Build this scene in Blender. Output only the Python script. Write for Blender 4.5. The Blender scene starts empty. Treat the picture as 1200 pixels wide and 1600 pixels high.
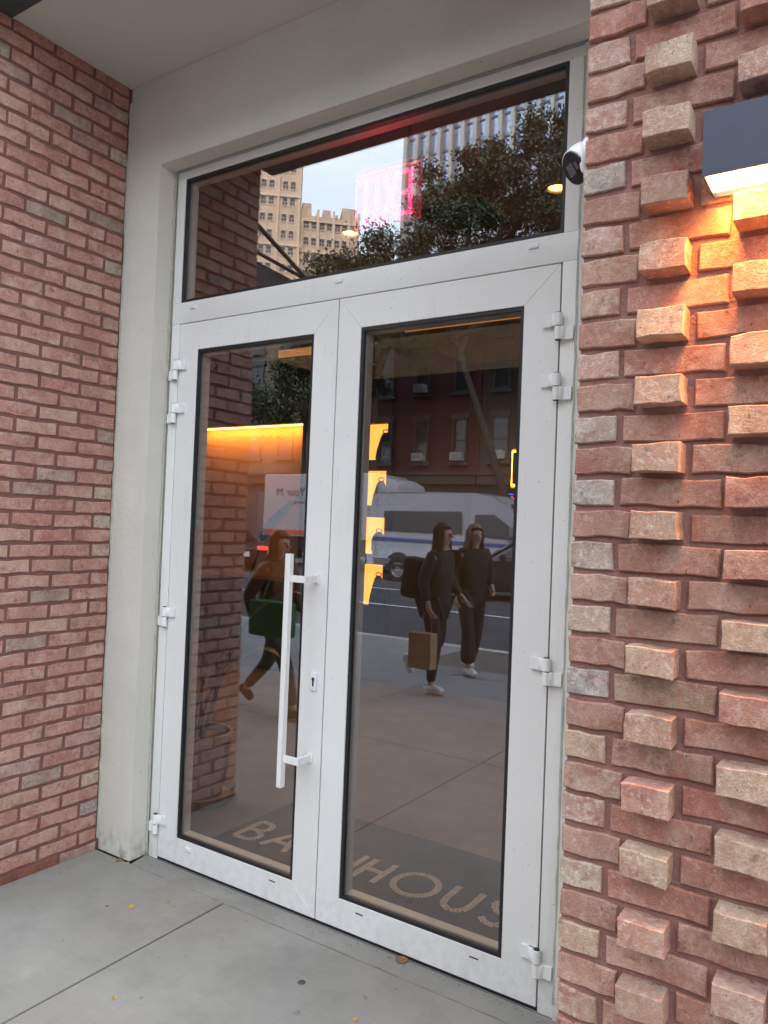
import bpy, bmesh, math, random
import numpy as np
from mathutils import Vector, Matrix, Euler
from math import radians as rad, sin, cos, pi
random.seed(7); rng = np.random.default_rng(7)
sc = bpy.context.scene
COL = sc.collection

# ------------------------------------------------------------------ camera
cam_d = bpy.data.cameras.new('camera'); cam = bpy.data.objects.new('camera', cam_d); COL.objects.link(cam)
yaw, pitch, roll = rad(-33.25273), rad(1.09479), rad(2.22566)
fwd = Vector((sin(yaw)*cos(pitch), cos(yaw)*cos(pitch), sin(pitch)))
rgt = Vector((cos(yaw), -sin(yaw), 0)); upv = rgt.cross(fwd)
r2 = rgt*cos(roll)+upv*sin(roll); u2 = -rgt*sin(roll)+upv*cos(roll)
M = Matrix((r2, u2, -fwd)).transposed().to_4x4(); M.translation = Vector((2.7687, -2.4278, 1.5750))
cam.matrix_world = M
cam_d.sensor_fit = 'VERTICAL'; cam_d.sensor_height = 36.0; cam_d.lens = 36.0*1193.586/1600
cam_d.clip_start = 0.05; cam_d.clip_end = 600
cam_d.shift_y = -2.16/1600
sc.camera = cam

# ------------------------------------------------------------------ world, sun, exposure
SUN_EL, SUN_AZ = 40, 28
w = bpy.data.worlds.new('World'); sc.world = w; w.use_nodes = True
nt = w.node_tree; N = nt.nodes; L = nt.links
bg = N['Background']; bg.inputs['Strength'].default_value = 0.15
sky = N.new('ShaderNodeTexSky'); sky.sky_type = 'NISHITA'; sky.sun_disc = False
sky.sun_elevation = rad(SUN_EL); sky.sun_rotation = rad(SUN_AZ)
sky.air_density = 1.6; sky.dust_density = 2.5
tc = N.new('ShaderNodeTexCoord'); mp = N.new('ShaderNodeMapping'); mp.inputs['Scale'].default_value = (1, 1, 2.2)
nz = N.new('ShaderNodeTexNoise'); nz.inputs['Scale'].default_value = 2.6; nz.inputs['Detail'].default_value = 6
rp = N.new('ShaderNodeValToRGB'); rp.color_ramp.elements[0].position = .30; rp.color_ramp.elements[1].position = .66
rp.color_ramp.elements[0].color = (.55, .55, .55, 1); rp.color_ramp.elements[1].color = (.95, .95, .95, 1)
mx = N.new('ShaderNodeMix'); mx.data_type = 'RGBA'
mx.inputs['B'].default_value = (8.5, 9.3, 10.5, 1)
L.new(tc.outputs['Generated'], mp.inputs['Vector']); L.new(mp.outputs['Vector'], nz.inputs['Vector'])
L.new(nz.outputs['Fac'], rp.inputs['Fac']); L.new(rp.outputs['Color'], mx.inputs['Factor'])
L.new(sky.outputs['Color'], mx.inputs['A']); L.new(mx.outputs['Result'], bg.inputs['Color'])
sd = bpy.data.lights.new('sun', 'SUN'); sd.energy = 2.0; sd.angle = rad(10); sd.color = (1, .93, .84)
sun = bpy.data.objects.new('sun', sd); COL.objects.link(sun)
az = rad(SUN_AZ); el = rad(SUN_EL)
sdir = Vector((sin(az)*cos(el), cos(az)*cos(el), sin(el)))
sun.rotation_euler = sdir.to_track_quat('Z', 'Y').to_euler()
sc.view_settings.view_transform = 'Standard'; sc.view_settings.look = 'None'
sc.view_settings.exposure = 1.64; sc.view_settings.gamma = 1.0; sc.view_settings.use_curve_mapping = False
sc.cycles.max_bounces = 8; sc.cycles.transparent_max_bounces = 12; sc.cycles.glossy_bounces = 4
sc.cycles.caustics_reflective = False; sc.cycles.caustics_refractive = False
sc.cycles.sample_clamp_indirect = 6

# ------------------------------------------------------------------ helpers
def tag(o, label=None, cat=None, group=None, kind=None):
    if label: o['label'] = label
    if cat: o['category'] = cat
    if group: o['group'] = group
    if kind: o['kind'] = kind
    return o
def empty(name, loc=(0, 0, 0), rz=0, label=None, cat=None, group=None, kind=None, parent=None):
    o = bpy.data.objects.new(name, None); COL.objects.link(o); o.location = loc; o.rotation_euler = (0, 0, rz)
    o.empty_display_size = .1
    if parent: o.parent = parent
    return tag(o, label, cat, group, kind)
def link_mesh(name, me, parent=None, loc=(0, 0, 0), rot=(0, 0, 0)):
    o = bpy.data.objects.new(name, me); COL.objects.link(o); o.location = loc; o.rotation_euler = rot
    if parent: o.parent = parent
    return o
class MB:
    def __init__(s): s.v = []; s.f = []; s.mi = []
    def add(s, vs, fs, mi=0):
        n = len(s.v); s.v += [tuple(p) for p in vs]; s.f += [tuple(i+n for i in f) for f in fs]; s.mi += [mi]*len(fs); return s
    def box(s, x0, x1, y0, y1, z0, z1, mi=0):
        if x0 > x1: x0, x1 = x1, x0
        if y0 > y1: y0, y1 = y1, y0
        if z0 > z1: z0, z1 = z1, z0
        vs = [(x0,y0,z0),(x1,y0,z0),(x1,y1,z0),(x0,y1,z0),(x0,y0,z1),(x1,y0,z1),(x1,y1,z1),(x0,y1,z1)]
        return s.add(vs, [(3,2,1,0),(4,5,6,7),(0,1,5,4),(1,2,6,5),(2,3,7,6),(3,0,4,7)], mi)
    def prism(s, pts, axis, a, b, mi=0):
        n = len(pts)
        def P(p, t):
            if axis == 'y': return (p[0], t, p[1])
            if axis == 'x': return (t, p[0], p[1])
            return (p[0], p[1], t)
        vs = [P(p, a) for p in pts]+[P(p, b) for p in pts]
        fs = [tuple(range(n)), tuple(range(2*n-1, n-1, -1))]+[(i, i+n, (i+1) % n+n, (i+1) % n) for i in range(n)]
        return s.add(vs, fs, mi)
    def cyl(s, p0, p1, r0, r1=None, n=16, mi=0, cap=True):
        r1 = r0 if r1 is None else r1
        p0 = Vector(p0); p1 = Vector(p1); d = (p1-p0).normalized()
        a = d.orthogonal().normalized(); b = d.cross(a)
        vs = [p0+(a*cos(2*pi*i/n)+b*sin(2*pi*i/n))*r0 for i in range(n)]+[p1+(a*cos(2*pi*i/n)+b*sin(2*pi*i/n))*r1 for i in range(n)]
        fs = [(i, (i+1) % n, (i+1) % n+n, i+n) for i in range(n)]
        if cap: fs += [tuple(range(n-1, -1, -1)), tuple(range(n, 2*n))]
        return s.add(vs, fs, mi)
    def tube(s, pts, rs, n=8, mi=0):
        pts = [Vector(p) for p in pts]
        if not hasattr(rs, '__len__'): rs = [rs]*len(pts)
        vs = []; up = Vector((.3, .2, 1)).normalized()
        for i, p in enumerate(pts):
            d = (pts[min(i+1, len(pts)-1)]-pts[max(i-1, 0)]).normalized()
            a = d.cross(up); a = a.normalized() if a.length > .05 else d.orthogonal().normalized()
            b = d.cross(a)
            vs += [p+(a*cos(2*pi*k/n)+b*sin(2*pi*k/n))*rs[i] for k in range(n)]
        fs = [(i*n+k, i*n+(k+1) % n, (i+1)*n+(k+1) % n, (i+1)*n+k) for i in range(len(pts)-1) for k in range(n)]
        fs += [tuple(range(n-1, -1, -1)), tuple((len(pts)-1)*n+k for k in range(n))]
        return s.add(vs, fs, mi)
    def lathe(s, prof, n=24, c=(0, 0, 0), mi=0):
        vs = [(c[0]+r*cos(2*pi*k/n), c[1]+r*sin(2*pi*k/n), c[2]+z) for r, z in prof for k in range(n)]
        fs = [(i*n+k, i*n+(k+1) % n, (i+1)*n+(k+1) % n, (i+1)*n+k) for i in range(len(prof)-1) for k in range(n)]
        return s.add(vs, fs, mi)
    def build(s, name, mats, parent=None, loc=(0, 0, 0), rot=(0, 0, 0), bevel=0, smooth=False, seg=1, fix=True):
        me = bpy.data.meshes.new(name); me.from_pydata(s.v, [], s.f)
        if not isinstance(mats, (list, tuple)): mats = [mats]
        for m in mats: me.materials.append(m)
        me.polygons.foreach_set('material_index', s.mi)
        bm = bmesh.new(); bm.from_mesh(me)
        if fix: bmesh.ops.recalc_face_normals(bm, faces=bm.faces)
        if bevel:
            ed = [e for e in bm.edges if len(e.link_faces) == 2 and e.calc_face_angle(0) > .5]
            bmesh.ops.bevel(bm, geom=ed, offset=bevel, segments=seg, affect='EDGES', profile=.6, clamp_overlap=True)
        bm.to_mesh(me); bm.free()
        if smooth or bevel:
            me.polygons.foreach_set('use_smooth', [True]*len(me.polygons))
            try: me.set_sharp_from_angle(angle=rad(40))
            except Exception: pass
        return link_mesh(name, me, parent, loc, rot)
def boxo(name, x0, x1, y0, y1, z0, z1, mat, parent=None, bevel=0, seg=1):
    return MB().box(x0, x1, y0, y1, z0, z1).build(name, mat, parent, bevel=bevel, seg=seg)

MATS = {}
def newmat(name):
    m = bpy.data.materials.new(name); m.use_nodes = True; MATS[name] = m
    return m, m.node_tree.nodes, m.node_tree.links, m.node_tree.nodes['Principled BSDF']
def mat(name, col, rough=.6, var=.12, scale=6, bump=0, bscale=60, metal=0, spec=.5, obj_var=0, coat=0, emis=None, estr=0, coords='Object', dirt=0):
    m, N, L, P = newmat(name)
    P.inputs['Roughness'].default_value = rough; P.inputs['Metallic'].default_value = metal
    P.inputs['Specular IOR Level'].default_value = spec; P.inputs['Coat Weight'].default_value = coat
    P.inputs['Base Color'].default_value = (*col, 1)
    if emis: P.inputs['Emission Color'].default_value = (*emis, 1); P.inputs['Emission Strength'].default_value = estr
    if var or bump:
        tc = N.new('ShaderNodeTexCoord')
    if var:
        nz = N.new('ShaderNodeTexNoise'); nz.inputs['Scale'].default_value = scale; nz.inputs['Detail'].default_value = 8; nz.inputs['Roughness'].default_value = .65
        L.new(tc.outputs[coords], nz.inputs['Vector'])
        rp = N.new('ShaderNodeValToRGB'); rp.color_ramp.elements[0].position = .3; rp.color_ramp.elements[1].position = .7
        rp.color_ramp.elements[0].color = (*[c*(1-var) for c in col], 1); rp.color_ramp.elements[1].color = (*[min(1, c*(1+var)) for c in col], 1)
        L.new(nz.outputs['Fac'], rp.inputs['Fac']); out = rp.outputs['Color']
        if dirt:
            sx = N.new('ShaderNodeSeparateXYZ'); L.new(tc.outputs['Object'], sx.inputs[0])
            hm = N.new('ShaderNodeMapRange'); hm.inputs['From Min'].default_value = dirt; hm.inputs['From Max'].default_value = .0; L.new(sx.outputs['Z'], hm.inputs['Value'])
            dn = N.new('ShaderNodeTexNoise'); dn.inputs['Scale'].default_value = 22; dn.inputs['Detail'].default_value = 8; L.new(tc.outputs['Object'], dn.inputs['Vector'])
            dr = N.new('ShaderNodeMapRange'); dr.inputs['From Min'].default_value = .45; dr.inputs['From Max'].default_value = .7; L.new(dn.outputs['Fac'], dr.inputs['Value'])
            dm = N.new('ShaderNodeMath'); dm.operation = 'MULTIPLY'; L.new(hm.outputs[0], dm.inputs[0]); L.new(dr.outputs[0], dm.inputs[1])
            sc1 = N.new('ShaderNodeTexNoise'); sc1.inputs['Scale'].default_value = 60; sc1.inputs['Detail'].default_value = 2; L.new(tc.outputs['Object'], sc1.inputs['Vector'])
            sr1 = N.new('ShaderNodeMapRange'); sr1.inputs['From Min'].default_value = .73; sr1.inputs['From Max'].default_value = .76; sr1.inputs['To Max'].default_value = .7; L.new(sc1.outputs['Fac'], sr1.inputs['Value'])
            mxm = N.new('ShaderNodeMath'); mxm.operation = 'MAXIMUM'; L.new(dm.outputs[0], mxm.inputs[0]); L.new(sr1.outputs[0], mxm.inputs[1])
            dx = N.new('ShaderNodeMix'); dx.data_type = 'RGBA'; L.new(mxm.outputs[0], dx.inputs['Factor']); L.new(out, dx.inputs['A']); dx.inputs['B'].default_value = (*[c*.45 for c in col], 1); out = dx.outputs['Result']
        if obj_var:
            oi = N.new('ShaderNodeObjectInfo'); hs = N.new('ShaderNodeHueSaturation')
            mr = N.new('ShaderNodeMapRange'); mr.inputs['To Min'].default_value = 1-obj_var; mr.inputs['To Max'].default_value = 1+obj_var
            L.new(oi.outputs['Random'], mr.inputs['Value']); L.new(mr.outputs['Result'], hs.inputs['Value']); L.new(out, hs.inputs['Color']); out = hs.outputs['Color']
        L.new(out, P.inputs['Base Color'])
    if bump:
        nb = N.new('ShaderNodeTexNoise'); nb.inputs['Scale'].default_value = bscale; nb.inputs['Detail'].default_value = 6
        L.new(tc.outputs[coords], nb.inputs['Vector'])
        b = N.new('ShaderNodeBump'); b.inputs['Strength'].default_value = bump; b.inputs['Distance'].default_value = .004
        L.new(nb.outputs['Fac'], b.inputs['Height']); L.new(b.outputs['Normal'], P.inputs['Normal'])
    return m
def emit(name, col, s):
    return mat(name, col, var=0, emis=col, estr=s)

def brick_mat(name, ramp, smear=.5, smear_col=(.62, .46, .36), white=.35):
    m, N, L, P = newmat(name); P.inputs['Roughness'].default_value = .93; P.inputs['Specular IOR Level'].default_value = .2
    tc = N.new('ShaderNodeTexCoord'); oi = N.new('ShaderNodeObjectInfo')
    ml = N.new('ShaderNodeMath'); ml.operation = 'MULTIPLY'; ml.inputs[1].default_value = 137.0; L.new(oi.outputs['Random'], ml.inputs[0])
    cb = N.new('ShaderNodeCombineXYZ')
    for i in range(3): L.new(ml.outputs[0], cb.inputs[i])
    va = N.new('ShaderNodeVectorMath'); va.operation = 'ADD'; L.new(tc.outputs['Object'], va.inputs[0]); L.new(cb.outputs[0], va.inputs[1])
    V = va.outputs[0]
    rp = N.new('ShaderNodeValToRGB'); cr = rp.color_ramp; cr.interpolation = 'LINEAR'
    while len(cr.elements) > 1: cr.elements.remove(cr.elements[-1])
    cr.elements[0].position = 0; cr.elements[0].color = (*ramp[0][1], 1)
    for p, c in ramp[1:]:
        e = cr.elements.new(p); e.color = (*c, 1)
    L.new(oi.outputs['Random'], rp.inputs['Fac'])
    def noise(scale, detail, rough=.6, mapping=None):
        n = N.new('ShaderNodeTexNoise'); n.inputs['Scale'].default_value = scale; n.inputs['Detail'].default_value = detail; n.inputs['Roughness'].default_value = rough
        src = V
        if mapping:
            mp = N.new('ShaderNodeMapping'); mp.inputs['Scale'].default_value = mapping; L.new(V, mp.inputs['Vector']); src = mp.outputs[0]
        L.new(src, n.inputs['Vector']); return n.outputs['Fac']
    def ramp2(src, a, b):
        r = N.new('ShaderNodeMapRange'); r.inputs['From Min'].default_value = a; r.inputs['From Max'].default_value = b; L.new(src, r.inputs['Value']); return r.outputs[0]
    def mix(fac, a, b, amt=1.0, mode='MIX'):
        x = N.new('ShaderNodeMix'); x.data_type = 'RGBA'; x.blend_type = mode
        f = N.new('ShaderNodeMath'); f.operation = 'MULTIPLY'; f.inputs[1].default_value = amt; L.new(fac, f.inputs[0]); L.new(f.outputs[0], x.inputs['Factor'])
        if isinstance(a, tuple): x.inputs['A'].default_value = (*a, 1)
        else: L.new(a, x.inputs['A'])
        if isinstance(b, tuple): x.inputs['B'].default_value = (*b, 1)
        else: L.new(b, x.inputs['B'])
        return x.outputs['Result']
    c = rp.outputs['Color']
    c = mix(ramp2(noise(9, 3), .48, .62), c, smear_col, smear)                                    # pale smears
    c = mix(ramp2(noise(13, 4, .7, (1, 1, 1.8)), .54, .66), c, (.34, .11, .085), .6)                 # redder patches
    c = mix(ramp2(noise(70, 5, .75), .50, .60), c, (.72, .63, .55), white)                           # lime speckle
    c = mix(ramp2(noise(26, 6, .75), .57, .68), c, (.14, .085, .06), .7)
    c = mix(ramp2(noise(90, 4, .8, (1, 1, .6)), .63, .68), c, (.07, .04, .03), .8)                              # dark soot pits
    c = mix(ramp2(noise(240, 2, .6), .40, .70), c, (.2, .1, .07), .34)
    c = mix(ramp2(noise(5, 4, .7, (1.6, 1, 1)), .50, .62), c, (.22, .10, .07), .35)
    L.new(c, P.inputs['Base Color'])
    b1 = N.new('ShaderNodeBump'); b1.inputs['Strength'].default_value = .9; b1.inputs['Distance'].default_value = .0035; L.new(noise(230, 4, .75), b1.inputs['Height'])
    b2 = N.new('ShaderNodeBump'); b2.inputs['Strength'].default_value = .55; b2.inputs['Distance'].default_value = .004; L.new(noise(42, 5, .65, (1, 1, 1.3)), b2.inputs['Height']); L.new(b1.outputs[0], b2.inputs['Normal'])
    L.new(b2.outputs[0], P.inputs['Normal'])
    return m
M_BR_L = brick_mat('brick_red', [(0, (.46,.205,.155)), (.25, (.53,.28,.215)), (.5, (.47,.235,.18)), (.7, (.55,.34,.25)), (.84, (.42,.19,.145)), (.93, (.42,.27,.22)), (.97, (.37,.28,.215)), (1, (.28,.235,.17))], .45, white=.25)
M_BR_R = brick_mat('brick_rose', [(0, (.40,.155,.115)), (.3, (.45,.21,.155)), (.55, (.38,.19,.14)), (.8, (.43,.25,.185)), (.93, (.42,.25,.18)), (1, (.38,.26,.18))], .4, white=.22)
M_BR_H = brick_mat('brick_pale', [(0, (.48,.28,.20)), (.25, (.50,.35,.24)), (.5, (.46,.26,.19)), (.7, (.49,.37,.25)), (.85, (.47,.24,.18)), (1, (.47,.33,.23))], .4, (.60,.47,.33), white=.42)
M_BR_Q = brick_mat('brick_tan', [(0, (.46,.33,.24)), (.3, (.47,.38,.28)), (.55, (.42,.34,.27)), (.75, (.33,.30,.27)), (.9, (.46,.28,.22)), (1, (.50,.32,.25))], .4, white=.5)
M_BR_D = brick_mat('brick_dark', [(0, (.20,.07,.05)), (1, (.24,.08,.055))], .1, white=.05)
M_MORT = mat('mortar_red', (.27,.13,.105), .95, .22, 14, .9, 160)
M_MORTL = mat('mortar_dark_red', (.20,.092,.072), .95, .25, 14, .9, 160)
M_STUC = mat('stucco_cream', (.65,.62,.545), .85, .07, 2.2, .5, 38, dirt=.15)
M_SOFF = mat('soffit_plaster', (.60,.56,.50), .9, .05, 2, .2, 60)
M_SEAL = mat('sealant_grey', (.40,.40,.33), .8, .2, 40, .6, 90)
M_STEEL = mat('steel_painted', (.055,.06,.065), .6, .35, 12, .3, 40)
M_BLACK = mat('rubber_black', (.012,.013,.015), .45, .1)
M_BEAD = mat('bead_beige', (.58,.53,.45), .5, .05)

def white_paint():
    m, N, L, P = newmat('door_white'); P.inputs['Roughness'].default_value = .38
    tc = N.new('ShaderNodeTexCoord')
    def noise(sc_, det, lo, hi, mp=None):
        n = N.new('ShaderNodeTexNoise'); n.inputs['Scale'].default_value = sc_; n.inputs['Detail'].default_value = det
        if mp:
            q = N.new('ShaderNodeMapping'); q.inputs['Scale'].default_value = mp; L.new(tc.outputs['Object'], q.inputs['Vector']); L.new(q.outputs[0], n.inputs['Vector'])
        else: L.new(tc.outputs['Object'], n.inputs['Vector'])
        r = N.new('ShaderNodeMapRange'); r.inputs['From Min'].default_value = lo; r.inputs['From Max'].default_value = hi; L.new(n.outputs['Fac'], r.inputs['Value']); return r.outputs[0]
    def mix(f, a, b):
        x = N.new('ShaderNodeMix'); x.data_type = 'RGBA'; L.new(f, x.inputs['Factor'])
        if isinstance(a, tuple): x.inputs['A'].default_value = a
        else: L.new(a, x.inputs['A'])
        x.inputs['B'].default_value = b; return x.outputs['Result']
    c = mix(noise(2.2, 5, .35, .75), (.80, .79, .755, 1), (.745, .735, .695, 1))
    sp = noise(95, 1, .74, .77); sm = N.new('ShaderNodeMath'); sm.operation = 'MULTIPLY'; sm.inputs[1].default_value = .8; L.new(sp, sm.inputs[0])
    c = mix(sm.outputs[0], c, (.33, .31, .28, 1))
    sc2 = noise(9, 6, .66, .72, (6, 6, .8)); s2 = N.new('ShaderNodeMath'); s2.operation = 'MULTIPLY'; s2.inputs[1].default_value = .35; L.new(sc2, s2.inputs[0])
    c = mix(s2.outputs[0], c, (.58, .57, .54, 1))
    sx = N.new('ShaderNodeSeparateXYZ'); L.new(tc.outputs['Object'], sx.inputs[0])
    hm = N.new('ShaderNodeMapRange'); hm.inputs['From Min'].default_value = .22; hm.inputs['From Max'].default_value = .0; L.new(sx.outputs['Z'], hm.inputs['Value'])
    gm = N.new('ShaderNodeMath'); gm.operation = 'MULTIPLY'; L.new(hm.outputs[0], gm.inputs[0]); L.new(noise(28, 6, .42, .7), gm.inputs[1])
    g2_ = N.new('ShaderNodeMath'); g2_.operation = 'MULTIPLY'; g2_.inputs[1].default_value = .28; L.new(gm.outputs[0], g2_.inputs[0])
    c = mix(g2_.outputs[0], c, (.36, .34, .30, 1))
    rs_ = noise(3.2, 8, .60, .68, (4, 4, .5)); r3 = N.new('ShaderNodeMath'); r3.operation = 'MULTIPLY'; r3.inputs[1].default_value = .22; L.new(rs_, r3.inputs[0])
    c = mix(r3.outputs[0], c, (.60, .57, .50, 1))
    L.new(c, P.inputs['Base Color'])
    rr = N.new('ShaderNodeMapRange'); rr.inputs['To Min'].default_value = .3; rr.inputs['To Max'].default_value = .5
    n = N.new('ShaderNodeTexNoise'); n.inputs['Scale'].default_value = 9; L.new(tc.outputs['Object'], n.inputs['Vector']); L.new(n.outputs['Fac'], rr.inputs['Value']); L.new(rr.outputs[0], P.inputs['Roughness'])
    b = N.new('ShaderNodeBump'); b.inputs['Strength'].default_value = .12; b.inputs['Distance'].default_value = .002
    n2 = N.new('ShaderNodeTexNoise'); n2.inputs['Scale'].default_value = 220; L.new(tc.outputs['Object'], n2.inputs['Vector']); L.new(n2.outputs['Fac'], b.inputs['Height']); L.new(b.outputs[0], P.inputs['Normal'])
    return m
M_WHITE = white_paint()

def glass_mat(name, tint=(.93, .92, .91), base=.10, ior=1.5):
    m, N, L, P = newmat(name); N.remove(P); out = N['Material Output']
    tr = N.new('ShaderNodeBsdfTransparent'); tr.inputs['Color'].default_value = (*tint, 1)
    gl = N.new('ShaderNodeBsdfGlossy'); gl.inputs['Roughness'].default_value = 0.0; gl.inputs['Color'].default_value = (.87, .92, 1, 1)
    fr = N.new('ShaderNodeFresnel'); ge = N.new('ShaderNodeNewGeometry'); mr = N.new('ShaderNodeMapRange'); mr.inputs['To Min'].default_value = ior; mr.inputs['To Max'].default_value = 1/ior
    L.new(ge.outputs['Backfacing'], mr.inputs['Value']); L.new(mr.outputs[0], fr.inputs['IOR'])   # thin pane: the same reflectance from both sides
    tc = N.new('ShaderNodeTexCoord'); nz = N.new('ShaderNodeTexNoise'); nz.inputs['Scale'].default_value = 1.6; nz.inputs['Detail'].default_value = 1
    bp = N.new('ShaderNodeBump'); bp.inputs['Strength'].default_value = .04; bp.inputs['Distance'].default_value = .01
    L.new(tc.outputs['Object'], nz.inputs['Vector']); L.new(nz.outputs['Fac'], bp.inputs['Height']); L.new(bp.outputs[0], gl.inputs['Normal'])
    ad = N.new('ShaderNodeMath'); ad.operation = 'ADD'; ad.inputs[1].default_value = base; ad.use_clamp = True; L.new(fr.outputs[0], ad.inputs[0])
    ms = N.new('ShaderNodeMixShader'); L.new(ad.outputs[0], ms.inputs[0]); L.new(tr.outputs[0], ms.inputs[1]); L.new(gl.outputs[0], ms.inputs[2]); L.new(ms.outputs[0], out.inputs[0])
    return m
M_GLASS = glass_mat('door_glass')

def concrete(name, col, joint=False, warm=0):
    m, N, L, P = newmat(name); P.inputs['Roughness'].default_value = .88; P.inputs['Specular IOR Level'].default_value = .3
    tc = N.new('ShaderNodeTexCoord')
    def noise(s, d, r=.6, mp=None):
        n = N.new('ShaderNodeTexNoise'); n.inputs['Scale'].default_value = s; n.inputs['Detail'].default_value = d; n.inputs['Roughness'].default_value = r
        if mp:
            q = N.new('ShaderNodeMapping'); q.inputs['Scale'].default_value = mp; q.inputs['Rotation'].default_value = (0, 0, rad(8)); L.new(tc.outputs['Object'], q.inputs['Vector']); L.new(q.outputs[0], n.inputs['Vector'])
        else: L.new(tc.outputs['Object'], n.inputs['Vector'])
        return n.outputs['Fac']
    def rmp(s, a, b):
        r = N.new('ShaderNodeMapRange'); r.inputs['From Min'].default_value = a; r.inputs['From Max'].default_value = b; L.new(s, r.inputs['Value']); return r.outputs[0]
    def mix(f, a, b, amt):
        x = N.new('ShaderNodeMix'); x.data_type = 'RGBA'; q = N.new('ShaderNodeMath'); q.operation = 'MULTIPLY'; q.inputs[1].default_value = amt; L.new(f, q.inputs[0]); L.new(q.outputs[0], x.inputs['Factor'])
        if isinstance(a, tuple): x.inputs['A'].default_value = (*a, 1)
        else: L.new(a, x.inputs['A'])
        x.inputs['B'].default_value = (*b, 1); return x.outputs['Result']
    d = tuple(c*.80 for c in col); l = tuple(c*1.18 for c in col)
    c = mix(rmp(noise(1.7, 6, .65), .3, .7), d, l, 1)
    c = mix(rmp(noise(5.5, 8, .7), .50, .64), c, tuple(x*.70 for x in col), .42)
    c = mix(rmp(noise(3.1, 9, .75), .58, .66), c, tuple(x*1.35 for x in col), .45)
    c = mix(rmp(noise(30, 3, .6, (.25, 6, 1)), .45, .75), c, tuple(x*1.25 for x in col), .35)
    c = mix(rmp(noise(160, 3), .62, .72), c, tuple(x*.5 for x in col), .5)
    c = mix(rmp(noise(16, 2), .70, .74), c, tuple(x*.42 for x in col), .55)
    c = mix(rmp(noise(420, 2), .3, .7), c, tuple(x*.8 for x in col), .4)
    L.new(c, P.inputs['Base Color'])
    b = N.new('ShaderNodeBump'); b.inputs['Strength'].default_value = .5; b.inputs['Distance'].default_value = .0015; L.new(noise(120, 4, .6, (.18, 2.6, 1)), b.inputs['Height'])
    b2 = N.new('ShaderNodeBump'); b2.inputs['Strength'].default_value = .5; b2.inputs['Distance'].default_value = .0015; L.new(noise(300, 3), b2.inputs['Height']); L.new(b.outputs[0], b2.inputs['Normal'])
    L.new(b2.outputs[0], P.inputs['Normal'])
    return m
M_CONC = concrete('concrete_recess', (.268, .256, .226))
M_CONC2 = concrete('concrete_sidewalk', (.27, .265, .25))
M_CONCI = concrete('concrete_interior', (.20, .172, .165))
M_GRAN = mat('granite_curb', (.45, .44, .42), .8, .25, 30, .5, 90)
M_ASPH = mat('asphalt', (.055, .055, .06), .9, .3, 1.2, .8, 120)
M_SOIL = mat('soil', (.13, .11, .09), .95, .4, 8, 1, 60)
M_LINE = mat('road_paint', (.7, .7, .68), .7, .15, 4)

# ------------------------------------------------------------------ the setting: ground, road, slabs
S_ = 'structure'
gr = MB().box(-250, 200, -260, 30, -.6, -.30).build('ground', M_ASPH); gr['kind'] = S_
rd = MB().box(-120, 90, -22.6, -6.72, -.30, -.15).build('road', M_ASPH); rd['kind'] = S_
for i, y in enumerate((-11.4, -15.0)):
    for k in range(-14, 8):
        pass
lm = MB()
for k in range(-16, 10): lm.box(k*9.0, k*9.0+3.0, -15.06, -14.94, -.15, -.146)
lm.box(-90, 60, -11.55, -11.43, -.15, -.146)
o = lm.build('lane_marking', M_LINE, rd)
kb = empty('curb'); kb['kind'] = S_
for k in range(-14, 8):
    boxo('kerb_stone', k*1.8+.006, k*1.8+1.794, -6.72, -6.56, -.28, .006, M_GRAN, kb, .008)
kb2 = MB().box(-90, 60, -22.8, -22.6, -.3, .0).build('far_curb', M_GRAN); kb2['kind'] = S_
boxo('far_sidewalk', -120, 90, -28, -22.8, -.3, 0, M_CONC2)['kind'] = S_
pv = empty('pavement'); pv['kind'] = S_
xs = [-13.75, -12.15, -10.55, -8.96, -7.37, -5.78, -4.2, -2.62, -1.05, .535, 2.12, 3.7, 5.3, 6.9]
ys = [-6.555, -4.86, -3.285, -2.255, -.105]
J = .0035
for i in range(len(xs)-1):
    for j in range(len(ys)-1):
        x0, x1, y0, y1 = xs[i], xs[i+1], ys[j], ys[j+1]
        if j == 3:
            if x1 < -.3 or x0 > 2.2: y1 = -.79
        if j == 0 and i == 7:     # the tree pit is left out of these two slabs
            boxo('slab', x0+J, -1.75, y0+J, y1-J, -.12, 0, M_CONC2, pv); boxo('slab', -1.749, x1-J, -5.25, y1-J, -.12, 0, M_CONC2, pv); continue
        if j == 0 and i == 8:
            boxo('slab', -.50, x1-J, y0+J, y1-J, -.12, 0, M_CONC2, pv); boxo('slab', x0+J, -.501, -5.25, y1-J, -.12, 0, M_CONC2, pv); continue
        if j == 3 and x0 < -.3 < x1:
            MB().prism([(x0+J, y0+J), (x1-J, y0+J), (x1-J, y1), (-.30, y1), (-.30, -.79), (x0+J, -.79)], 'z', -.12, 0).build('slab', M_CONC, pv, bevel=.003); continue
        if j == 3 and x0 < 2.2 < x1:
            MB().prism([(x0+J, y0+J), (x1-J, y0+J), (x1-J, -.845), (2.215, -.845), (2.215, y1), (x0+J, y1)], 'z', -.12, 0).build('slab', M_CONC, pv, bevel=.003); continue
        boxo('slab', x0+J, x1-J, y0+J, y1-J, -.12, 0, M_CONC if j >= 2 else M_CONC2, pv, .003)
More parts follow.
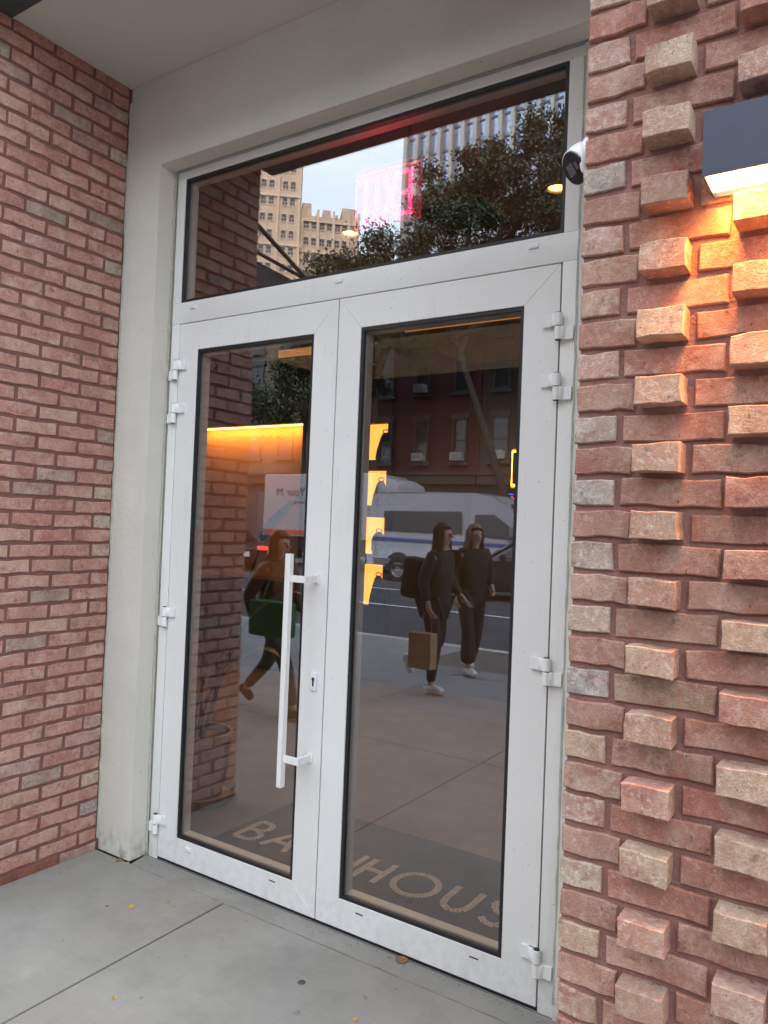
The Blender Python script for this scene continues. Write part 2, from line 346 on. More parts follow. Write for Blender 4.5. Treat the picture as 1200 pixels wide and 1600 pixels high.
# strip between the slab and the threshold, with a ragged edge
rs = MB(); pr = [(-.072, -.002), (1.95, -.002)]
bot = [(1.95-k*.05, -.104+random.uniform(-.004, .004)) for k in range(41)]
rs.prism(pr+bot, 'z', -.12, -.001).build('threshold_strip', M_CONC, pv)
boxo('pavement_bed', -120, 90, -6.55, -.02, -.3, -.06, M_MORT, pv)
boxo('tree_pit_soil', -1.75, -.50, -6.55, -5.25, -.1, -.012, M_SOIL, pv)
boxo('interior_floor', -5.2, 4.0, .0, 4.4, -.12, 0.0, M_CONCI)['kind'] = S_

# ------------------------------------------------------------------ brick walls
def brick_mesh(name, l, h, d, m, nx=4, nzz=1, rag=.0028):
    c = .0022 if nzz == 1 else .0014
    X = [-l/2+c+(l-2*c)*i/nx for i in range(nx+1)]; Z = [-h/2+c+(h-2*c)*j/nzz for j in range(nzz+1)]
    vid = {}; vs = []
    for j in range(nzz+1):
        for i in range(nx+1):
            edge = i in (0, nx) or j in (0, nzz)
            vid[i, j] = len(vs); vs.append((X[i]+random.uniform(-1, 1)*rag*.5, random.uniform(0, .0015), Z[j]+random.uniform(-1, 1)*rag*.7))
    fs = [(vid[i, j], vid[i+1, j], vid[i+1, j+1], vid[i, j+1]) for j in range(nzz) for i in range(nx)]
    loop = [(i, 0) for i in range(nx+1)]+[(nx, j) for j in range(1, nzz+1)]+[(i, nzz) for i in range(nx-1, -1, -1)]+[(0, j) for j in range(nzz-1, 0, -1)]
    ring1 = []; ring2 = []
    for i, j in loop:
        x, y, z = vs[vid[i, j]]
        ox = -c if i == 0 else (c if i == nx else 0); oz = -c if j == 0 else (c if j == nzz else 0)
        ring1.append(len(vs)); vs.append((x+ox*1.2, y+c*1.2+random.uniform(-.0006, .0012), z+oz*1.2))
    for k, (i, j) in enumerate(loop):
        x, y, z = vs[ring1[k]]; ring2.append(len(vs)); vs.append((max(-l/2, min(l/2, x)), d, max(-h/2, min(h/2, z))))
    n = len(loop)
    for k in range(n):
        a, b = vid[loop[k]], vid[loop[(k+1) % n]]
        fs.append((a, ring1[k], ring1[(k+1) % n], b)); fs.append((ring1[k], ring2[k], ring2[(k+1) % n], ring1[(k+1) % n]))
    me = bpy.data.meshes.new(name); me.from_pydata(vs, [], fs); me.materials.append(m)
    me.polygons.foreach_set('use_smooth', [True]*len(me.polygons))
    try: me.set_sharp_from_angle(angle=rad(28))
    except Exception: pass
    return me
cache = {}
def bmesh_for(l, mt, d=.04, prot=False):
    key = (round(l, 2), mt.name, prot)
    if key not in cache: cache[key] = [brick_mesh('brick', l-(.008 if mt.name in ('brick_red', 'brick_dark') else .003), .0505 if mt.name in ('brick_red', 'brick_dark') else .0545, d, mt, 4 if l > .12 else 3, 2 if prot else 1, .0042 if not prot else .004) for _ in range(7)]
    return random.choice(cache[key])
H = .0667
def put_brick(parent, mt, l, pos, rz=0, d=.04, prot=False):
    o = link_mesh('brick', bmesh_for(l, mt, d, prot), parent)
    o.location = pos; o.rotation_euler = (random.uniform(-.02, .02), random.uniform(-.014, .014), rz+random.uniform(-.008, .008))
    return o
def join_stuff(objs, name, parent):
    """merge loose bricks past the reach of the photo into one part"""
    vs = []; fs = []; mi = []; ms = []; n = 0
    for (me, loc, rz) in objs:
        R = Matrix.Rotation(rz, 3, 'Z')
        m = me.materials[0]
        if m not in ms: ms.append(m)
        for v in me.vertices: vs.append(R @ v.co+Vector(loc))
        for p in me.polygons: fs.append(tuple(i+n for i in p.vertices)); mi.append(ms.index(m))
        n += len(me.vertices)
    me = bpy.data.meshes.new(name); me.from_pydata(vs, [], fs)
    for m in ms: me.materials.append(m)
    me.polygons.foreach_set('material_index', mi)
    o = link_mesh(name, me, parent); o['kind'] = 'stuff'; return o

# left return wall: face on x = -0.31, half bond, bricks run along y
LW = empty('brick_wall', (-.31, -.44, 0), 0, 'weathered red brick side wall of the doorway recess, left of the cream jamb', 'brick wall')
def LP(x, y, z): return (x+.31, y+.44, z)
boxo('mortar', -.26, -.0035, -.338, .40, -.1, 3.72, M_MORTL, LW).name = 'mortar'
# (local coords: x - (-.31), y - (-.44))
LW_parts = []
for r in range(56):
    z = -.028+H*(r+.5)+random.uniform(-.0006, .0006)
    if r % 2 == 0: segs = [(-.10, -.29), (-.30, -.49), (-.50, -.69), (-.70, -.785)]
    else: segs = [(-.10, -.193), (-.203, -.393), (-.403, -.593), (-.603, -.785)]
    for a, b in segs:
        a += random.uniform(-.0015, .0015) if a != -.10 else 0; l = a-b
        if z > 3.70: continue
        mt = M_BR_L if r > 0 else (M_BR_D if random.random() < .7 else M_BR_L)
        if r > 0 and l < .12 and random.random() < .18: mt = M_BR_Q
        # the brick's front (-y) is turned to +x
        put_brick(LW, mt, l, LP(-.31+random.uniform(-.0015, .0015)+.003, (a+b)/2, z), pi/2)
# street face to the left of the corner (never in the photograph's direct view)
bs = []
for r in range(56):
    z = -.028+H*(r+.5); x = -.315-(0 if r % 2 else .0)
    l0 = .095 if r % 2 else .195; x1 = -.325
    while x1 > -2.6:
        bs.append((bmesh_for(round(l0, 2), M_BR_L), LP(x1-l0/2, -.803, z), 0)); x1 -= l0+.01; l0 = .195
join_stuff(bs, 'street_face_bricks', LW)
boxo('mortar', -2.6+.31, -.272, -.355, .39, -.1, 3.72, M_MORT, LW)

# right street-front wall: face on y = -.84, flemish bond with every header pushed out
RX, RY = 2.209, -.84
RW = empty('brick_wall', (RX, RY, 0), 0, 'rosy brick street front wall right of the door with pushed-out header bricks', 'brick wall')
boxo('mortar', .004, 1.7, .009, .80, -.1, 3.72, M_MORT, RW)
stuff = []; npart = 0
for r in range(56):
    z = .0255+.0668*(r+.5)-.0668
    A = (r % 2 == 1)
    if A: segs = [(0, .087, 'q'), (.098, .298, 's')]; x = .309
    else: segs = [(0, .123, 't')]; x = .135
    k = 0
    while x < 1.6:
        if k % 2 == 0: segs.append((x, x+.092, 'h')); x += .103
        else: segs.append((x, x+.197, 's')); x += .208
        k += 1
    for a, b, kd in segs:
        mt = {'q': M_BR_Q, 's': M_BR_R, 't': M_BR_R, 'h': M_BR_H}[kd]
        if kd == 'q' and random.random() < .25: mt = M_BR_H
        if kd == 'h' and random.random() < .25: mt = M_BR_R
        prot = kd == 'h'; yy = -.051+random.uniform(-.004, .004) if prot else random.uniform(-.0015, .0015)
        pos = ((a+b)/2, yy, z+random.uniform(-.0008, .0008))
        if a < .60 and .12 < z < 3.1:
            put_brick(RW, mt, b-a, pos, 0, .10 if prot else .04, prot)
        else: stuff.append((bmesh_for(b-a, mt, .10 if prot else .04, prot), pos, 0))
join_stuff(stuff, 'outlying_bricks', RW)
# its return into the recess
bs = []
for r in range(56):
    z = .0255+.0668*(r+.5)-.0668; y = .008
    l0 = .195 if r % 2 else .095
    while y < .70:
        bs.append((bmesh_for(round(l0, 2), M_BR_R), (.0, y+l0/2, z), -pi/2)); y += l0+.01; l0 = .195
join_stuff(bs, 'return_bricks', RW)

# front of the upper storey (above the recess), steel lintel, soffit, stucco
boxo('upper_front', -14, 14, -.80, 12, 3.73, 14.5, M_BR_L)
o = bpy.data.objects['upper_front']; tag(o, 'brick upper storey front over the recessed entrance', 'building front')
li = empty('steel_lintel', (.95, -.78, 3.62), 0, 'dark steel lintel along the street edge of the soffit', 'lintel')
MB().box(-1.26, 1.25, .08, -.10, -.004, .006).box(-1.26, 1.25, -.10, -.088, -.004, .11).build('angle_plate', M_STEEL, li)
boxo('soffit', -.312, 2.212, -.699, -.09, 3.623, 3.70, M_SOFF)['kind'] = S_
st = empty('stucco_surround', (.9, -.097, 0), 0, 'smooth cream stucco surround framing the white double door', 'door surround')
def SX(x): return x-.9
MB().prism([(SX(-.298), 0), (SX(-.072), 0), (SX(-.072), 3.204), (SX(1.962), 3.204), (SX(1.962), 0), (SX(2.20), 0), (SX(2.20), 3.623), (SX(-.298), 3.623)], 'y', 0, .18).build('plaster_surround', M_STUC, st, bevel=.004, seg=2)
MB().box(SX(1.906), SX(1.962), .088, .18, 0, 3.204).build('reveal_strip', M_STUC, st)
sl = MB()     # ragged sealant beads
def bead(pts, r=.005):
    sl.tube([(p[0]+random.uniform(-.0016, .0016), p[1]+random.uniform(-.001, .001), p[2]) for p in pts], [r*random.uniform(.75, 1.3) for _ in pts], 6)
bead([(SX(-.302), .002, z*.05) for z in range(1, 72)], .0075)
bead([(SX(-.070), .093, z*.05) for z in range(1, 64)], .0068)
bead([(SX(1.908), .090, z*.05) for z in range(1, 64)], .0045)
bead([(SX(-.06+.04*k), .090, 3.2215) for k in range(50)], .007)
sl.build('sealant', M_SEAL, st, smooth=True)
MB().box(SX(-.06), SX(1.93), .085, .10, 3.195, 3.203).build('drip_strip', mat('zinc_strip', (.3,.3,.3), .5, .2), st)

# ------------------------------------------------------------------ the door set
W, w1, HD = 1.849, .9245, 2.4725
g1, g2, g3, g4, gt, gb = .1225, .802, 1.036, 1.719, 2.346, .127
fr = empty('door_frame', (.9, 0, 0), 0, 'white fixed frame with wide glazed transom above the double doors', 'door frame')
F = lambda x: x-.9
def frame_part(nm, x0, x1, z0, z1, par, y0=0, y1=.068, bv=.0022): return boxo(nm, x0, x1, y0, y1, z0, z1, M_WHITE, par, bv, 2)
frame_part('jamb', F(-.0555), F(-.0022), 0, 2.4765, fr); frame_part('jamb', F(W+.0022), F(1.905), 0, 2.4765, fr)
frame_part('transom_bar', F(-.0555), F(1.905), 2.4768, 2.575, fr)
frame_part('stile', F(-.0555), F(-.003), 2.5753, 3.159, fr); frame_part('stile', F(1.852), F(1.905), 2.5753, 3.159, fr)
frame_part('head', F(-.0555), F(1.905), 3.1593, 3.219, fr)
def glazing(par, x0, x1, z0, z1, gk=.0135, bd=.02):
    # black gasket ring, glass, inner bead ring (all as rings of four bars)
    def ring(nm, a, y0, y1, t, m):
        b = MB(); X0, X1, Z0, Z1 = x0+a, x1-a, z0+a, z1-a
        b.prism([(X0, Z0), (X1, Z0), (X1-t, Z0+t), (X0+t, Z0+t)], 'y', y0, y1); b.prism([(X0, Z1), (X1, Z1), (X1-t, Z1-t), (X0+t, Z1-t)], 'y', y0, y1)
        b.prism([(X0, Z0), (X0+t, Z0+t), (X0+t, Z1-t), (X0, Z1)], 'y', y0, y1); b.prism([(X1, Z0), (X1-t, Z0+t), (X1-t, Z1-t), (X1, Z1)], 'y', y0, y1)
        return b.build(nm, m, par)
    ring('gasket', .0003, .004, .018, gk, M_BLACK)
    ring('inner_bead', -.004, .026, .068, gk+.0065, M_BEAD)
    MB().box(x0+.002, x1-.002, .0185, .0245, z0+.002, z1-.002).build('pane', M_GLASS, par)
MB().box(F(-.012), F(W+.012), .014, .05, .004, 2.481).box(F(.02), F(W-.02), .0135, .0505, .02, 2.46).build('gap_shade', M_BLACK, fr) if 0 else None
sb_ = MB()
for x in (-.0055, w1-.0055, W-.0055): sb_.box(F(x), F(x+.011), .010, .060, .016, 2.474)
sb_.box(F(-.0055), F(W+.0055), .010, .060, 2.4705, 2.479).box(F(-.0055), F(W+.0055), .006, .060, .0005, .0155).build('gap_shade', M_BLACK, fr)  # black strips stand in for the shade inside the door gaps
glazing(fr, F(-.003), F(1.852), 2.575, 3.159)
M_CAP = mat('cap_white', (.78,.79,.79), .3, .03)
def cap(par, x, z, w=.036, h=.0165):
    return MB().box(x-w/2, x+w/2, -.0075, .002, z-h/2, z+h/2).build('drain_cap', M_CAP, par, bevel=.003, seg=2)
for x in (.087, .92, 1.746): cap(fr, F(x), 2.546)
# unused black box for the shade behind the gaps
boxo('rebate', F(-.03), F(1.88), .02, .05, .004, 2.50, M_BLACK, fr) if False else None

M_HINGE = mat('hinge_white', (.80,.80,.77), .35, .04, 5)
def hinge(par, x, z, side):
    """side=+1: the leaf is left of the pivot (right-hand leaf's hinge)"""
    h = empty('hinge', (x, 0, z), 0, parent=par)
    s = -side
    MB().box(s*.010, s*.058, -.013, -.0005, .001, .044).prism([(s*.006, -.024), (s*.020, -.022), (s*.032, -.013), (s*.032, -.004), (s*.006, -.004)], 'z', .001, .044).build('leaf_plate', M_HINGE, h, bevel=.0015)
    MB().box(-s*.008, -s*.050, -.012, -.0005, -.045, -.001).prism([(-s*.006, -.024), (-s*.016, -.021), (-s*.024, -.012), (-s*.006, -.004)], 'z', -.045, -.001).build('frame_plate', M_HINGE, h, bevel=.0015)
    MB().cyl((0, -.017, .0015), (0, -.017, .044), .0135, n=24).cyl((0, -.017, -.045), (0, -.017, -.0015), .0125, n=24).build('knuckle', M_HINGE, h, bevel=.001, smooth=True)
    MB().cyl((0, -.017, -.047), (0, -.017, .0465), .0098, n=16).build('pin', M_BLACK, h)
def leaf(name, x0, x1, label, hs, side):
    d = empty(name, (x0, 0, 0), 0, label, 'door')
    a, b = (g1, g2) if side < 0 else (g3-x0, g4-x0); wd = x1-x0
    zb = .014
    def mit(nm, pts): return MB().prism(pts, 'y', 0, .068).build(nm, M_WHITE, d, bevel=.0009)
    e = .00025; X0, X1 = .0027, wd-.0027
    mit('stile', [(X0, zb), (a, gb+e), (a, gt-e), (X0, HD)]); mit('stile', [(X1, zb), (X1, HD), (b, gt-e), (b, gb+e)])
    mit('bottom_rail', [(X0+e*2, zb), (X1-e*2, zb), (b-e, gb), (a+e, gb)]); mit('top_rail', [(X0+e*2, HD), (a+e, gt), (b-e, gt), (X1-e*2, HD)])
    glazing(d, a, b, gb, gt)
    # fine mitre lines at the corners
    for z in (2.257, 2.056, 1.115, .166): hinge(d, (wd+.001) if side > 0 else -.001, z, side)
    return d
dl = leaf('door', 0, w1, 'left leaf of the white double door, with the long bar handle and keyhole', None, -1)
dr = leaf('door', w1, W, 'right leaf of the white double door, plain with no handle', None, 1)
cap(dl, .207, .095)
for par, x in ((dl, .698), (dr, 1.135-w1), (dr, 1.618-w1)):
    MB().box(x-.017, x+.017, -.0006, .004, .0945, .0995).build('drain_slot', M_BLACK, par)
hd = empty('handle', (.788, -.08, 0), 0, parent=dl)
MB().box(-.0125, .0125, -.0125, .0125, .522, 1.4465).build('bar', M_WHITE, hd, bevel=.0015)
for z in (1.349, .636):
    MB().box(.011, .088, -.004, .009, z-.0135, z+.0135).box(.074, .0885, .009, .0795, z-.0135, z+.0135).box(.068, .096, .0725, .0798, z-.019, z+.019).build('bracket', M_WHITE, hd, bevel=.001)
lk = empty('lock', (.8755, 0, .9405), 0, parent=dl)
MB().box(-.0155, .0155, -.009, 0, -.035, .035).build('escutcheon', M_CAP, lk, bevel=.0025, seg=2)
MB().cyl((0, -.0098, .009), (0, -.006, .009), .0078, n=20).box(-.0042, .0042, -.0098, -.006, -.016, .008).cyl((0, -.0098, -.016), (0, -.006, -.016), .0042, n=12).build('keyhole', mat('cylinder_metal', (.12,.12,.12), .35, .2, 60, metal=.8), lk)

# ------------------------------------------------------------------ security camera, wall lamp
sc_o = empty('security_camera', (2.206, -.735, 2.430), 0, 'white dome security camera with black lens face beside the transom', 'security camera')
M_CAMW = mat('camera_white', (.80,.81,.82), .3, .03)
MB().cyl((.004, 0, 0), (-.022, 0, 0), .050, .050, n=32).cyl((-.022, 0, 0), (-.032, 0, 0), .050, .042, n=32, cap=False).build('mounting_base', M_CAMW, sc_o, smooth=True)
dv = Vector((-.55, -.62, -.56)).normalized(); ctr = Vector((-.036, 0, -.004))
prof = []
R_ = .046
body = MB(); q = dv.to_track_quat('Z', 'Y').to_matrix()
pr_ = [(R_*sin(t), R_*cos(t)) for t in [pi-pi*.60*i/12 for i in range(13)]]; 
pr_ = [(max(r, .0005), z) for r, z in pr_]+[(.0415, .024), (.0405, .027), (.0385, .0275)]
body.lathe(pr_, 32); body.v = [tuple(q @ Vector(v)+ctr) for v in body.v]
body.build('eyeball', M_CAMW, sc_o, smooth=True)
fc = MB().lathe([(.0385, .026), (.037, .0295), (.0005, .031)], 32); fc.v = [tuple(q @ Vector(v)+ctr) for v in fc.v]
fc.build('lens_face', mat('lens_black', (.012,.014,.018), .12, 0), sc_o, smooth=True)
fc = MB().box(-.019, .006, -.014, .014, .0300, .0325); fc.box(.012, .021, -.008, .010, .0300, .0325); fc.v = [tuple(q @ Vector(v)+ctr) for v in fc.v]
fc.build('lens_window', mat('lens_grey', (.09,.10,.11), .1, 0), sc_o)

wl = empty('wall_lamp', (2.473, RY, 2.24), 0, 'slate grey box wall lamp glowing warm onto the bricks below', 'wall lamp')
M_LAMP = mat('lamp_slate', (.050,.058,.080), .42, .08, 20, metal=.3)
MB().box(0, .40, -.112, -.108, 0, .122).box(0, .40, -.108, -.004, .1175, .122).box(0, .004, -.108, -.004, 0, .1175).box(.396, .40, -.108, -.004, 0, .1175).box(.004, .396, -.008, -.004, 0, .1175).build('housing', M_LAMP, wl)
MB().box(.0045, .3955, -.1075, -.0085, .010, .016).build('diffuser', emit('lamp_glow', (1, .60, .28), 6), wl)
ld = bpy.data.lights.new('lamp_beam', 'AREA'); ld.shape = 'RECTANGLE'; ld.size = .37; ld.size_y = .085; ld.energy = 5.4; ld.color = (1, .37, .05); ld.spread = rad(118)
lo = bpy.data.objects.new('lamp_beam', ld); COL.objects.link(lo); lo.parent = wl; lo.location = (.2, -.058, .008)

# ------------------------------------------------------------------ litter on the threshold
M_LEAFD = mat('dead_leaf', (.42,.26,.07), .8, .35, 60); M_LEAFB = mat('dead_leaf_brown', (.22,.11,.05), .85, .3, 60)
litter = [(.27,-.357,.4,'curled yellow leaf nearest the wall base on the recess concrete',M_LEAFD,.03), (.19,-.41,1.2,'tiny dark leaf scrap between the yellow leaf and the wall',M_LEAFB,.014), (.703,-.768,2.1,'small tan leaf on the slab joint side of the bottom edge',M_LEAFD,.02),
          (1.342,-.02,.6,'brown leaf caught under the right door leaf',M_LEAFB,.045), (1.395,-.389,.2,'yellowish leaf scrap at the bottom edge of the picture',M_LEAFD,.02), (-.06,-.115,.3,'yellow leaf tucked at the foot of the cream jamb',M_LEAFD,.022), (-.11,-.12,1.0,'brown leaf at the front foot of the jamb',M_LEAFB,.03), (.40,-.25,1.9,'orange leaf fleck alone in the middle of the left slab',M_LEAFD,.014)]
for x, y, rz, lab, m_, s in litter:
    b = MB(); vs = []; n = 5
    for i in range(n):
        t = i/(n-1)-.5; wd = .38*cos(t*pi*.92); 
        vs += [(t, -wd, .10*abs(t)+.05*random.random()), (t, 0, .02+.05*random.random()), (t, wd, .16+.08*random.random())]
    fs = [(i*3+k, i*3+k+1, i*3+k+4, i*3+k+3) for i in range(n-1) for k in range(2)]
    b.add([(a*s, c*s, d*s+.001) for a, c, d in vs], fs); o = b.build('fallen_leaf', m_, None, (x, y, 0), (0, 0, rz), fix=False)
    tag(o, lab, 'leaf', 'fallen leaves on the recess floor')
o = MB().lathe([(.0005, .0022), (.012, .002), (.0145, .0)], 14).build('gum_spot', mat('gum', (.07,.06,.055), .6, .2), None, (1.134, -.335, 0), smooth=True); tag(o, 'dark flattened gum spot on the concrete before the right leaf', 'gum spot')
gt0 = MB(); gg = random.Random(4)
def chip(x, y, r):
    n = 5; a0 = gg.uniform(0, 6); gt0.add([(x+r*cos(a0+2*pi*k/n)*gg.uniform(.6, 1), y+r*sin(a0+2*pi*k/n)*gg.uniform(.6, 1), .0005) for k in range(n)]+[(x, y, r*.7)], [(k, (k+1) % n, n) for k in range(n)])
for k in range(260): chip(gg.uniform(-.05, 1.93), -.012-abs(gg.gauss(0, .022)), gg.uniform(.001, .0034))
for k in range(90): chip(-.300+abs(gg.gauss(0, .02)), gg.uniform(-1.0, -.1), gg.uniform(.001, .003))
for k in range(60): chip(gg.uniform(-.29, 2.1), gg.uniform(-1.1, -.1), gg.uniform(.0008, .002))
gt0.build('grit', mat('grit', (.13,.12,.105), .9, .5, 300), pv)['kind'] = 'stuff'
#PART2
# ------------------------------------------------------------------ interior
M_INW = mat('interior_wall', (.085,.06,.045), .8, .15, 2); M_INC = mat('interior_ceiling', (.20,.15,.115), .85, .06, 2)
M_TAN = mat('interior_tan', (.11,.08,.05), .8, .1, 2)
M_AMB = mat('amber_panel', (.80,.42,.12), .7, .08, 1.5)
M_AMBG = mat('amber_backlit', (.80,.42,.12), .6, .05, 1.5, emis=(1, .40, .06), estr=.75)
def struct(name, *a, **k):
    o = boxo(name, *a, **k); o['kind'] = S_; return o
struct('interior_back_wall', -5.2, 4.0, 4.10, 4.25, 0, 3.4, M_INW)
struct('interior_side_wall', -5.3, -5.2, -.0, 4.25, 0, 3.4, M_INW); struct('interior_side_wall', 4.0, 4.1, .0, 4.25, 0, 3.4, M_INW)
struct('interior_front_wall', -5.2, -.30, .09, .20, 0, 3.4, M_INW); struct('interior_front_wall', 2.2, 4.0, .09, .20, 0, 3.4, M_INW)
struct('interior_ceiling', -5.2, 4.0, .09, 4.25, 3.36, 3.46, M_INC)
o = struct('interior_header', -.3, 2.2, .084, .20, 3.225, 3.36, M_INW)
dc = empty('dropped_ceiling', (1.3, 2.5, 2.90), 0, 'tan dropped ceiling box with an amber lit front edge inside the shop', 'ceiling box')
MB().box(-1.38, 2.6, -.42, .55, 0, .455).build('fascia', M_TAN, dc)
MB().box(-1.36, 2.6, -.432, -.421, .03, .13).build('fascia_glow', emit('edge_amber', (1, .40, .11), .16), dc)  # weak emission stands in for amber light falling on the fascia
dc2 = empty('dropped_ceiling', (-1.75, 3.1, 3.10), 0, 'shorter lit ceiling slot inside, seen through the top of the left door pane', 'ceiling box')
MB().box(-.30, .45, -.10, .5, 0, .255).build('fascia', M_TAN, dc2); MB().box(-.29, .43, -.112, -.101, .01, .08).build('fascia_glow', MATS['edge_amber'], dc2)  # same glowing band in place of light on this fascia
# amber wall recess with cove light
wp = empty('amber_display_wall', (-3.27, 4.06, 0), 0, 'amber lit display wall with a bright light line along its top, behind the left pane', 'display wall')
MB().box(-.80, .80, 0, .03, .35, 2.63).build('panel', M_AMB, wp)
MB().box(-.86, .86, -.16, .03, 2.64, 3.35).build('bulkhead', M_INW, wp)
MB().box(-.86, -.81, -.16, .03, .0, 2.64).box(.81, .86, -.16, .03, .0, 2.64).build('side_cheek', M_INW, wp)
MB().box(-.80, .80, -.10, -.03, 2.627, 2.636).build('cove_light', emit('cove', (1, .45, .10), 3.5), wp)
MB().box(-.80, .80, -.35, .03, .0, .95).build('cabinet', M_INW, wp, bevel=.004)
cw = bpy.data.lights.new('cove_wash', 'AREA'); cw.shape = 'RECTANGLE'; cw.size = 1.55; cw.size_y = .05; cw.energy = 2.4; cw.color = (1, .44, .09)
co = bpy.data.objects.new('cove_wash', cw); COL.objects.link(co); co.parent = wp; co.location = (0, -.09, 2.62); co.rotation_euler = (rad(18), 0, 0)
# shelf unit with four backlit niches
su = empty('niche_shelf', (-1.83, 4.06, 0), 0, 'dark shelf tower with four amber backlit niches holding dark bags', 'shelf')
RN = .40; NZ = [(2.235, 2.61), (1.77, 2.13), (1.275, 1.655), (.755, 1.175)]
MB().box(-.38, RN, 0, .03, 0, 3.36).build('back_board', M_INW, su)
MB().box(-.43, -.38, -.07, .03, 0, 3.36).box(RN, RN+.04, -.07, .03, 0, 3.36).build('side_board', M_INW, su)
zz = [0]+[z for n in NZ[::-1] for z in n]+[3.36]
for a in range(0, len(zz), 2):
    MB().box(-.38, RN, -.07, 0, zz[a], zz[a+1]).build('shelf_board', M_INW, su)
for z0, z1 in NZ:
    n_ = MB().box(-.375, RN-.005, -.006, -.001, z0+.004, z1-.004).build('lit_niche_back', M_AMBG, su)
M_NAVY = mat('bag_navy', (.012,.016,.035), .7, .3, 8); M_BAGB = mat('bag_black', (.008,.008,.010), .6, .3, 8)
def bag(x, z, hgt, wd, m_, lab, cone=True):
    t = empty('bag', (x+(.075 if cone else .04), 3.99, z), 0, lab, 'bag', 'dark bags on the lit niche shelves')
    b = MB(); secs = [(0, .98), (.06, 1), (.35, .84), (.65, .62), (.88, .42), (.97, .28), (1, .14)] if cone else [(0, .8), (.2, 1), (.6, 1), (.85, .75), (.97, .4), (1, .1)]
    n = 20; vs = []
    for k, (hh, ww) in enumerate(secs):
        for i in range(n):
            a = 2*pi*i/n; vs.append((wd/2*ww*cos(a)*(1+.05*sin(3*a+k)), .07*ww*sin(a), hgt*hh))
    fs = [(k*n+i, k*n+(i+1) % n, (k+1)*n+(i+1) % n, (k+1)*n+i) for k in range(len(secs)-1) for i in range(n)]+[tuple(range(n-1, -1, -1)), tuple(range((len(secs)-1)*n, len(secs)*n))]
    b.add(vs, fs).build('body', m_, t, smooth=True)
    r = MB(); r.tube([(.034*cos(a), 0, hgt+.012+.018*sin(a)) for a in [2*pi*i/14 for i in range(15)]], .005, 6); r.build('loop_handle', M_BAGB, t, smooth=True)
    MB().box(-wd*.22, wd*.22, -.082, -.06, hgt*.12, hgt*.42).build('pocket', m_, t, bevel=.008)
bag(-1.53, 2.237, .27, .22, M_NAVY, 'navy cone shaped bag in the topmost lit niche')
bag(-1.56, 1.772, .25, .21, M_NAVY, 'dark cone shaped bag in the second niche from the top')
bag(-1.53, 1.277, .23, .15, M_BAGB, 'narrow black bag at the right of the third niche', False); bag(-1.83, 1.277, .22, .20, M_BAGB, 'black bag at the left of the third niche', False)
bag(-1.55, .757, .31, .21, M_NAVY, 'navy bag in the lowest lit niche')
# halo lit letter B
sg = empty('letter_sign', (.022, 4.04, 2.14), 0, 'black letter B with a yellow halo on the dark back wall inside', 'letter sign')
def stroke(b, pts, wd, y0, y1, closed=False):
    for p, q_ in zip(pts[:-1], pts[1:]):
        p = Vector(p); q_ = Vector(q_); d = (q_-p).normalized()*wd/2; nrm = Vector((-d.y, d.x)); p = p-d; q_ = q_+d
        b.prism([tuple(p+nrm), tuple(p-nrm), tuple(q_-nrm), tuple(q_+nrm)], 'y', y0, y1)
Bp = [(-.09, -.13), (-.09, .13), (.04, .13), (.08, .10), (.08, .04), (.04, .0), (.09, -.03), (.09, -.10), (.05, -.13), (-.09, -.13)]
b = MB(); stroke(b, Bp, .03, -.012, -.002); stroke(b, [(-.09, 0), (.05, 0)], .03, -.0115, -.0025); b.build('letter', M_BLACK, sg)
b = MB(); stroke(b, Bp, .062, .01, .02); stroke(b, [(-.09, 0), (.05, 0)], .05, .0105, .0195); b.build('halo_light', emit('halo', (1, .60, .08), 2.5), sg)
MB().box(-.13, .13, .021, .058, -.18, .18).build('backing_plate', mat('sign_back', (.55,.38,.15), .6, .05), sg)

# exit sign, downlights, air vent
M_RED = emit('exit_red', (1, .01, .05), 3.2)
ex = empty('exit_sign', (.935, .30, 3.0), 0, 'red edge-lit EXIT sign hanging behind the transom glass', 'exit sign')
def flat_glass(name, col, a):
    m, N, L, P = newmat(name); tr = N.new('ShaderNodeBsdfTransparent'); ms = N.new('ShaderNodeMixShader'); ms.inputs[0].default_value = a
    P.inputs['Base Color'].default_value = (*col, 1); P.inputs['Emission Color'].default_value = (*col, 1); P.inputs['Emission Strength'].default_value = .5; P.inputs['Roughness'].default_value = .1
    L.new(tr.outputs[0], ms.inputs[1]); L.new(P.outputs[0], ms.inputs[2]); L.new(ms.outputs[0], N['Material Output'].inputs[0]); return m
MB().box(-.17, .17, -.003, .003, -.125, .125).build('acrylic_plate', flat_glass('acrylic', (.40, .03, .06), .10), ex)
e_ = MB()
for x0, x1, z0, z1 in ((-.17, .17, .121, .126), (-.17, .17, -.126, -.121), (-.172, -.167, -.126, .126), (.167, .172, -.126, .126)): e_.box(x0, x1, -.0045, .0045, z0, z1)
e_.build('edge_glow', emit('exit_edge', (1, .10, .15), .04), ex)
hh = .090; sw = .021
def lett(nm, lines, x):   # seen from behind, so mirrored: T I X E from left to right
    b = MB()
    for k, ln in enumerate(lines): stroke(b, [(x-p[0], p[1]) for p in ln], sw, -.0075-.0002*k, -.0035)
    b.build(nm, M_RED, ex)
lett('letter_t', [[(-.026, hh), (.026, hh)], [(0, hh), (0, -hh)]], -.112)
lett('letter_i', [[(0, hh), (0, -hh)]], -.052)
lett('letter_x', [[(-.030, hh), (.030, -hh)], [(.030, hh), (-.030, -hh)]], .018)
sw = .015
lett('letter_e', [[(-.024, hh), (-.024, -hh)], [(-.024, hh), (.026, hh)], [(-.024, 0), (.018, 0)], [(-.024, -hh), (.026, -hh)]], .095)
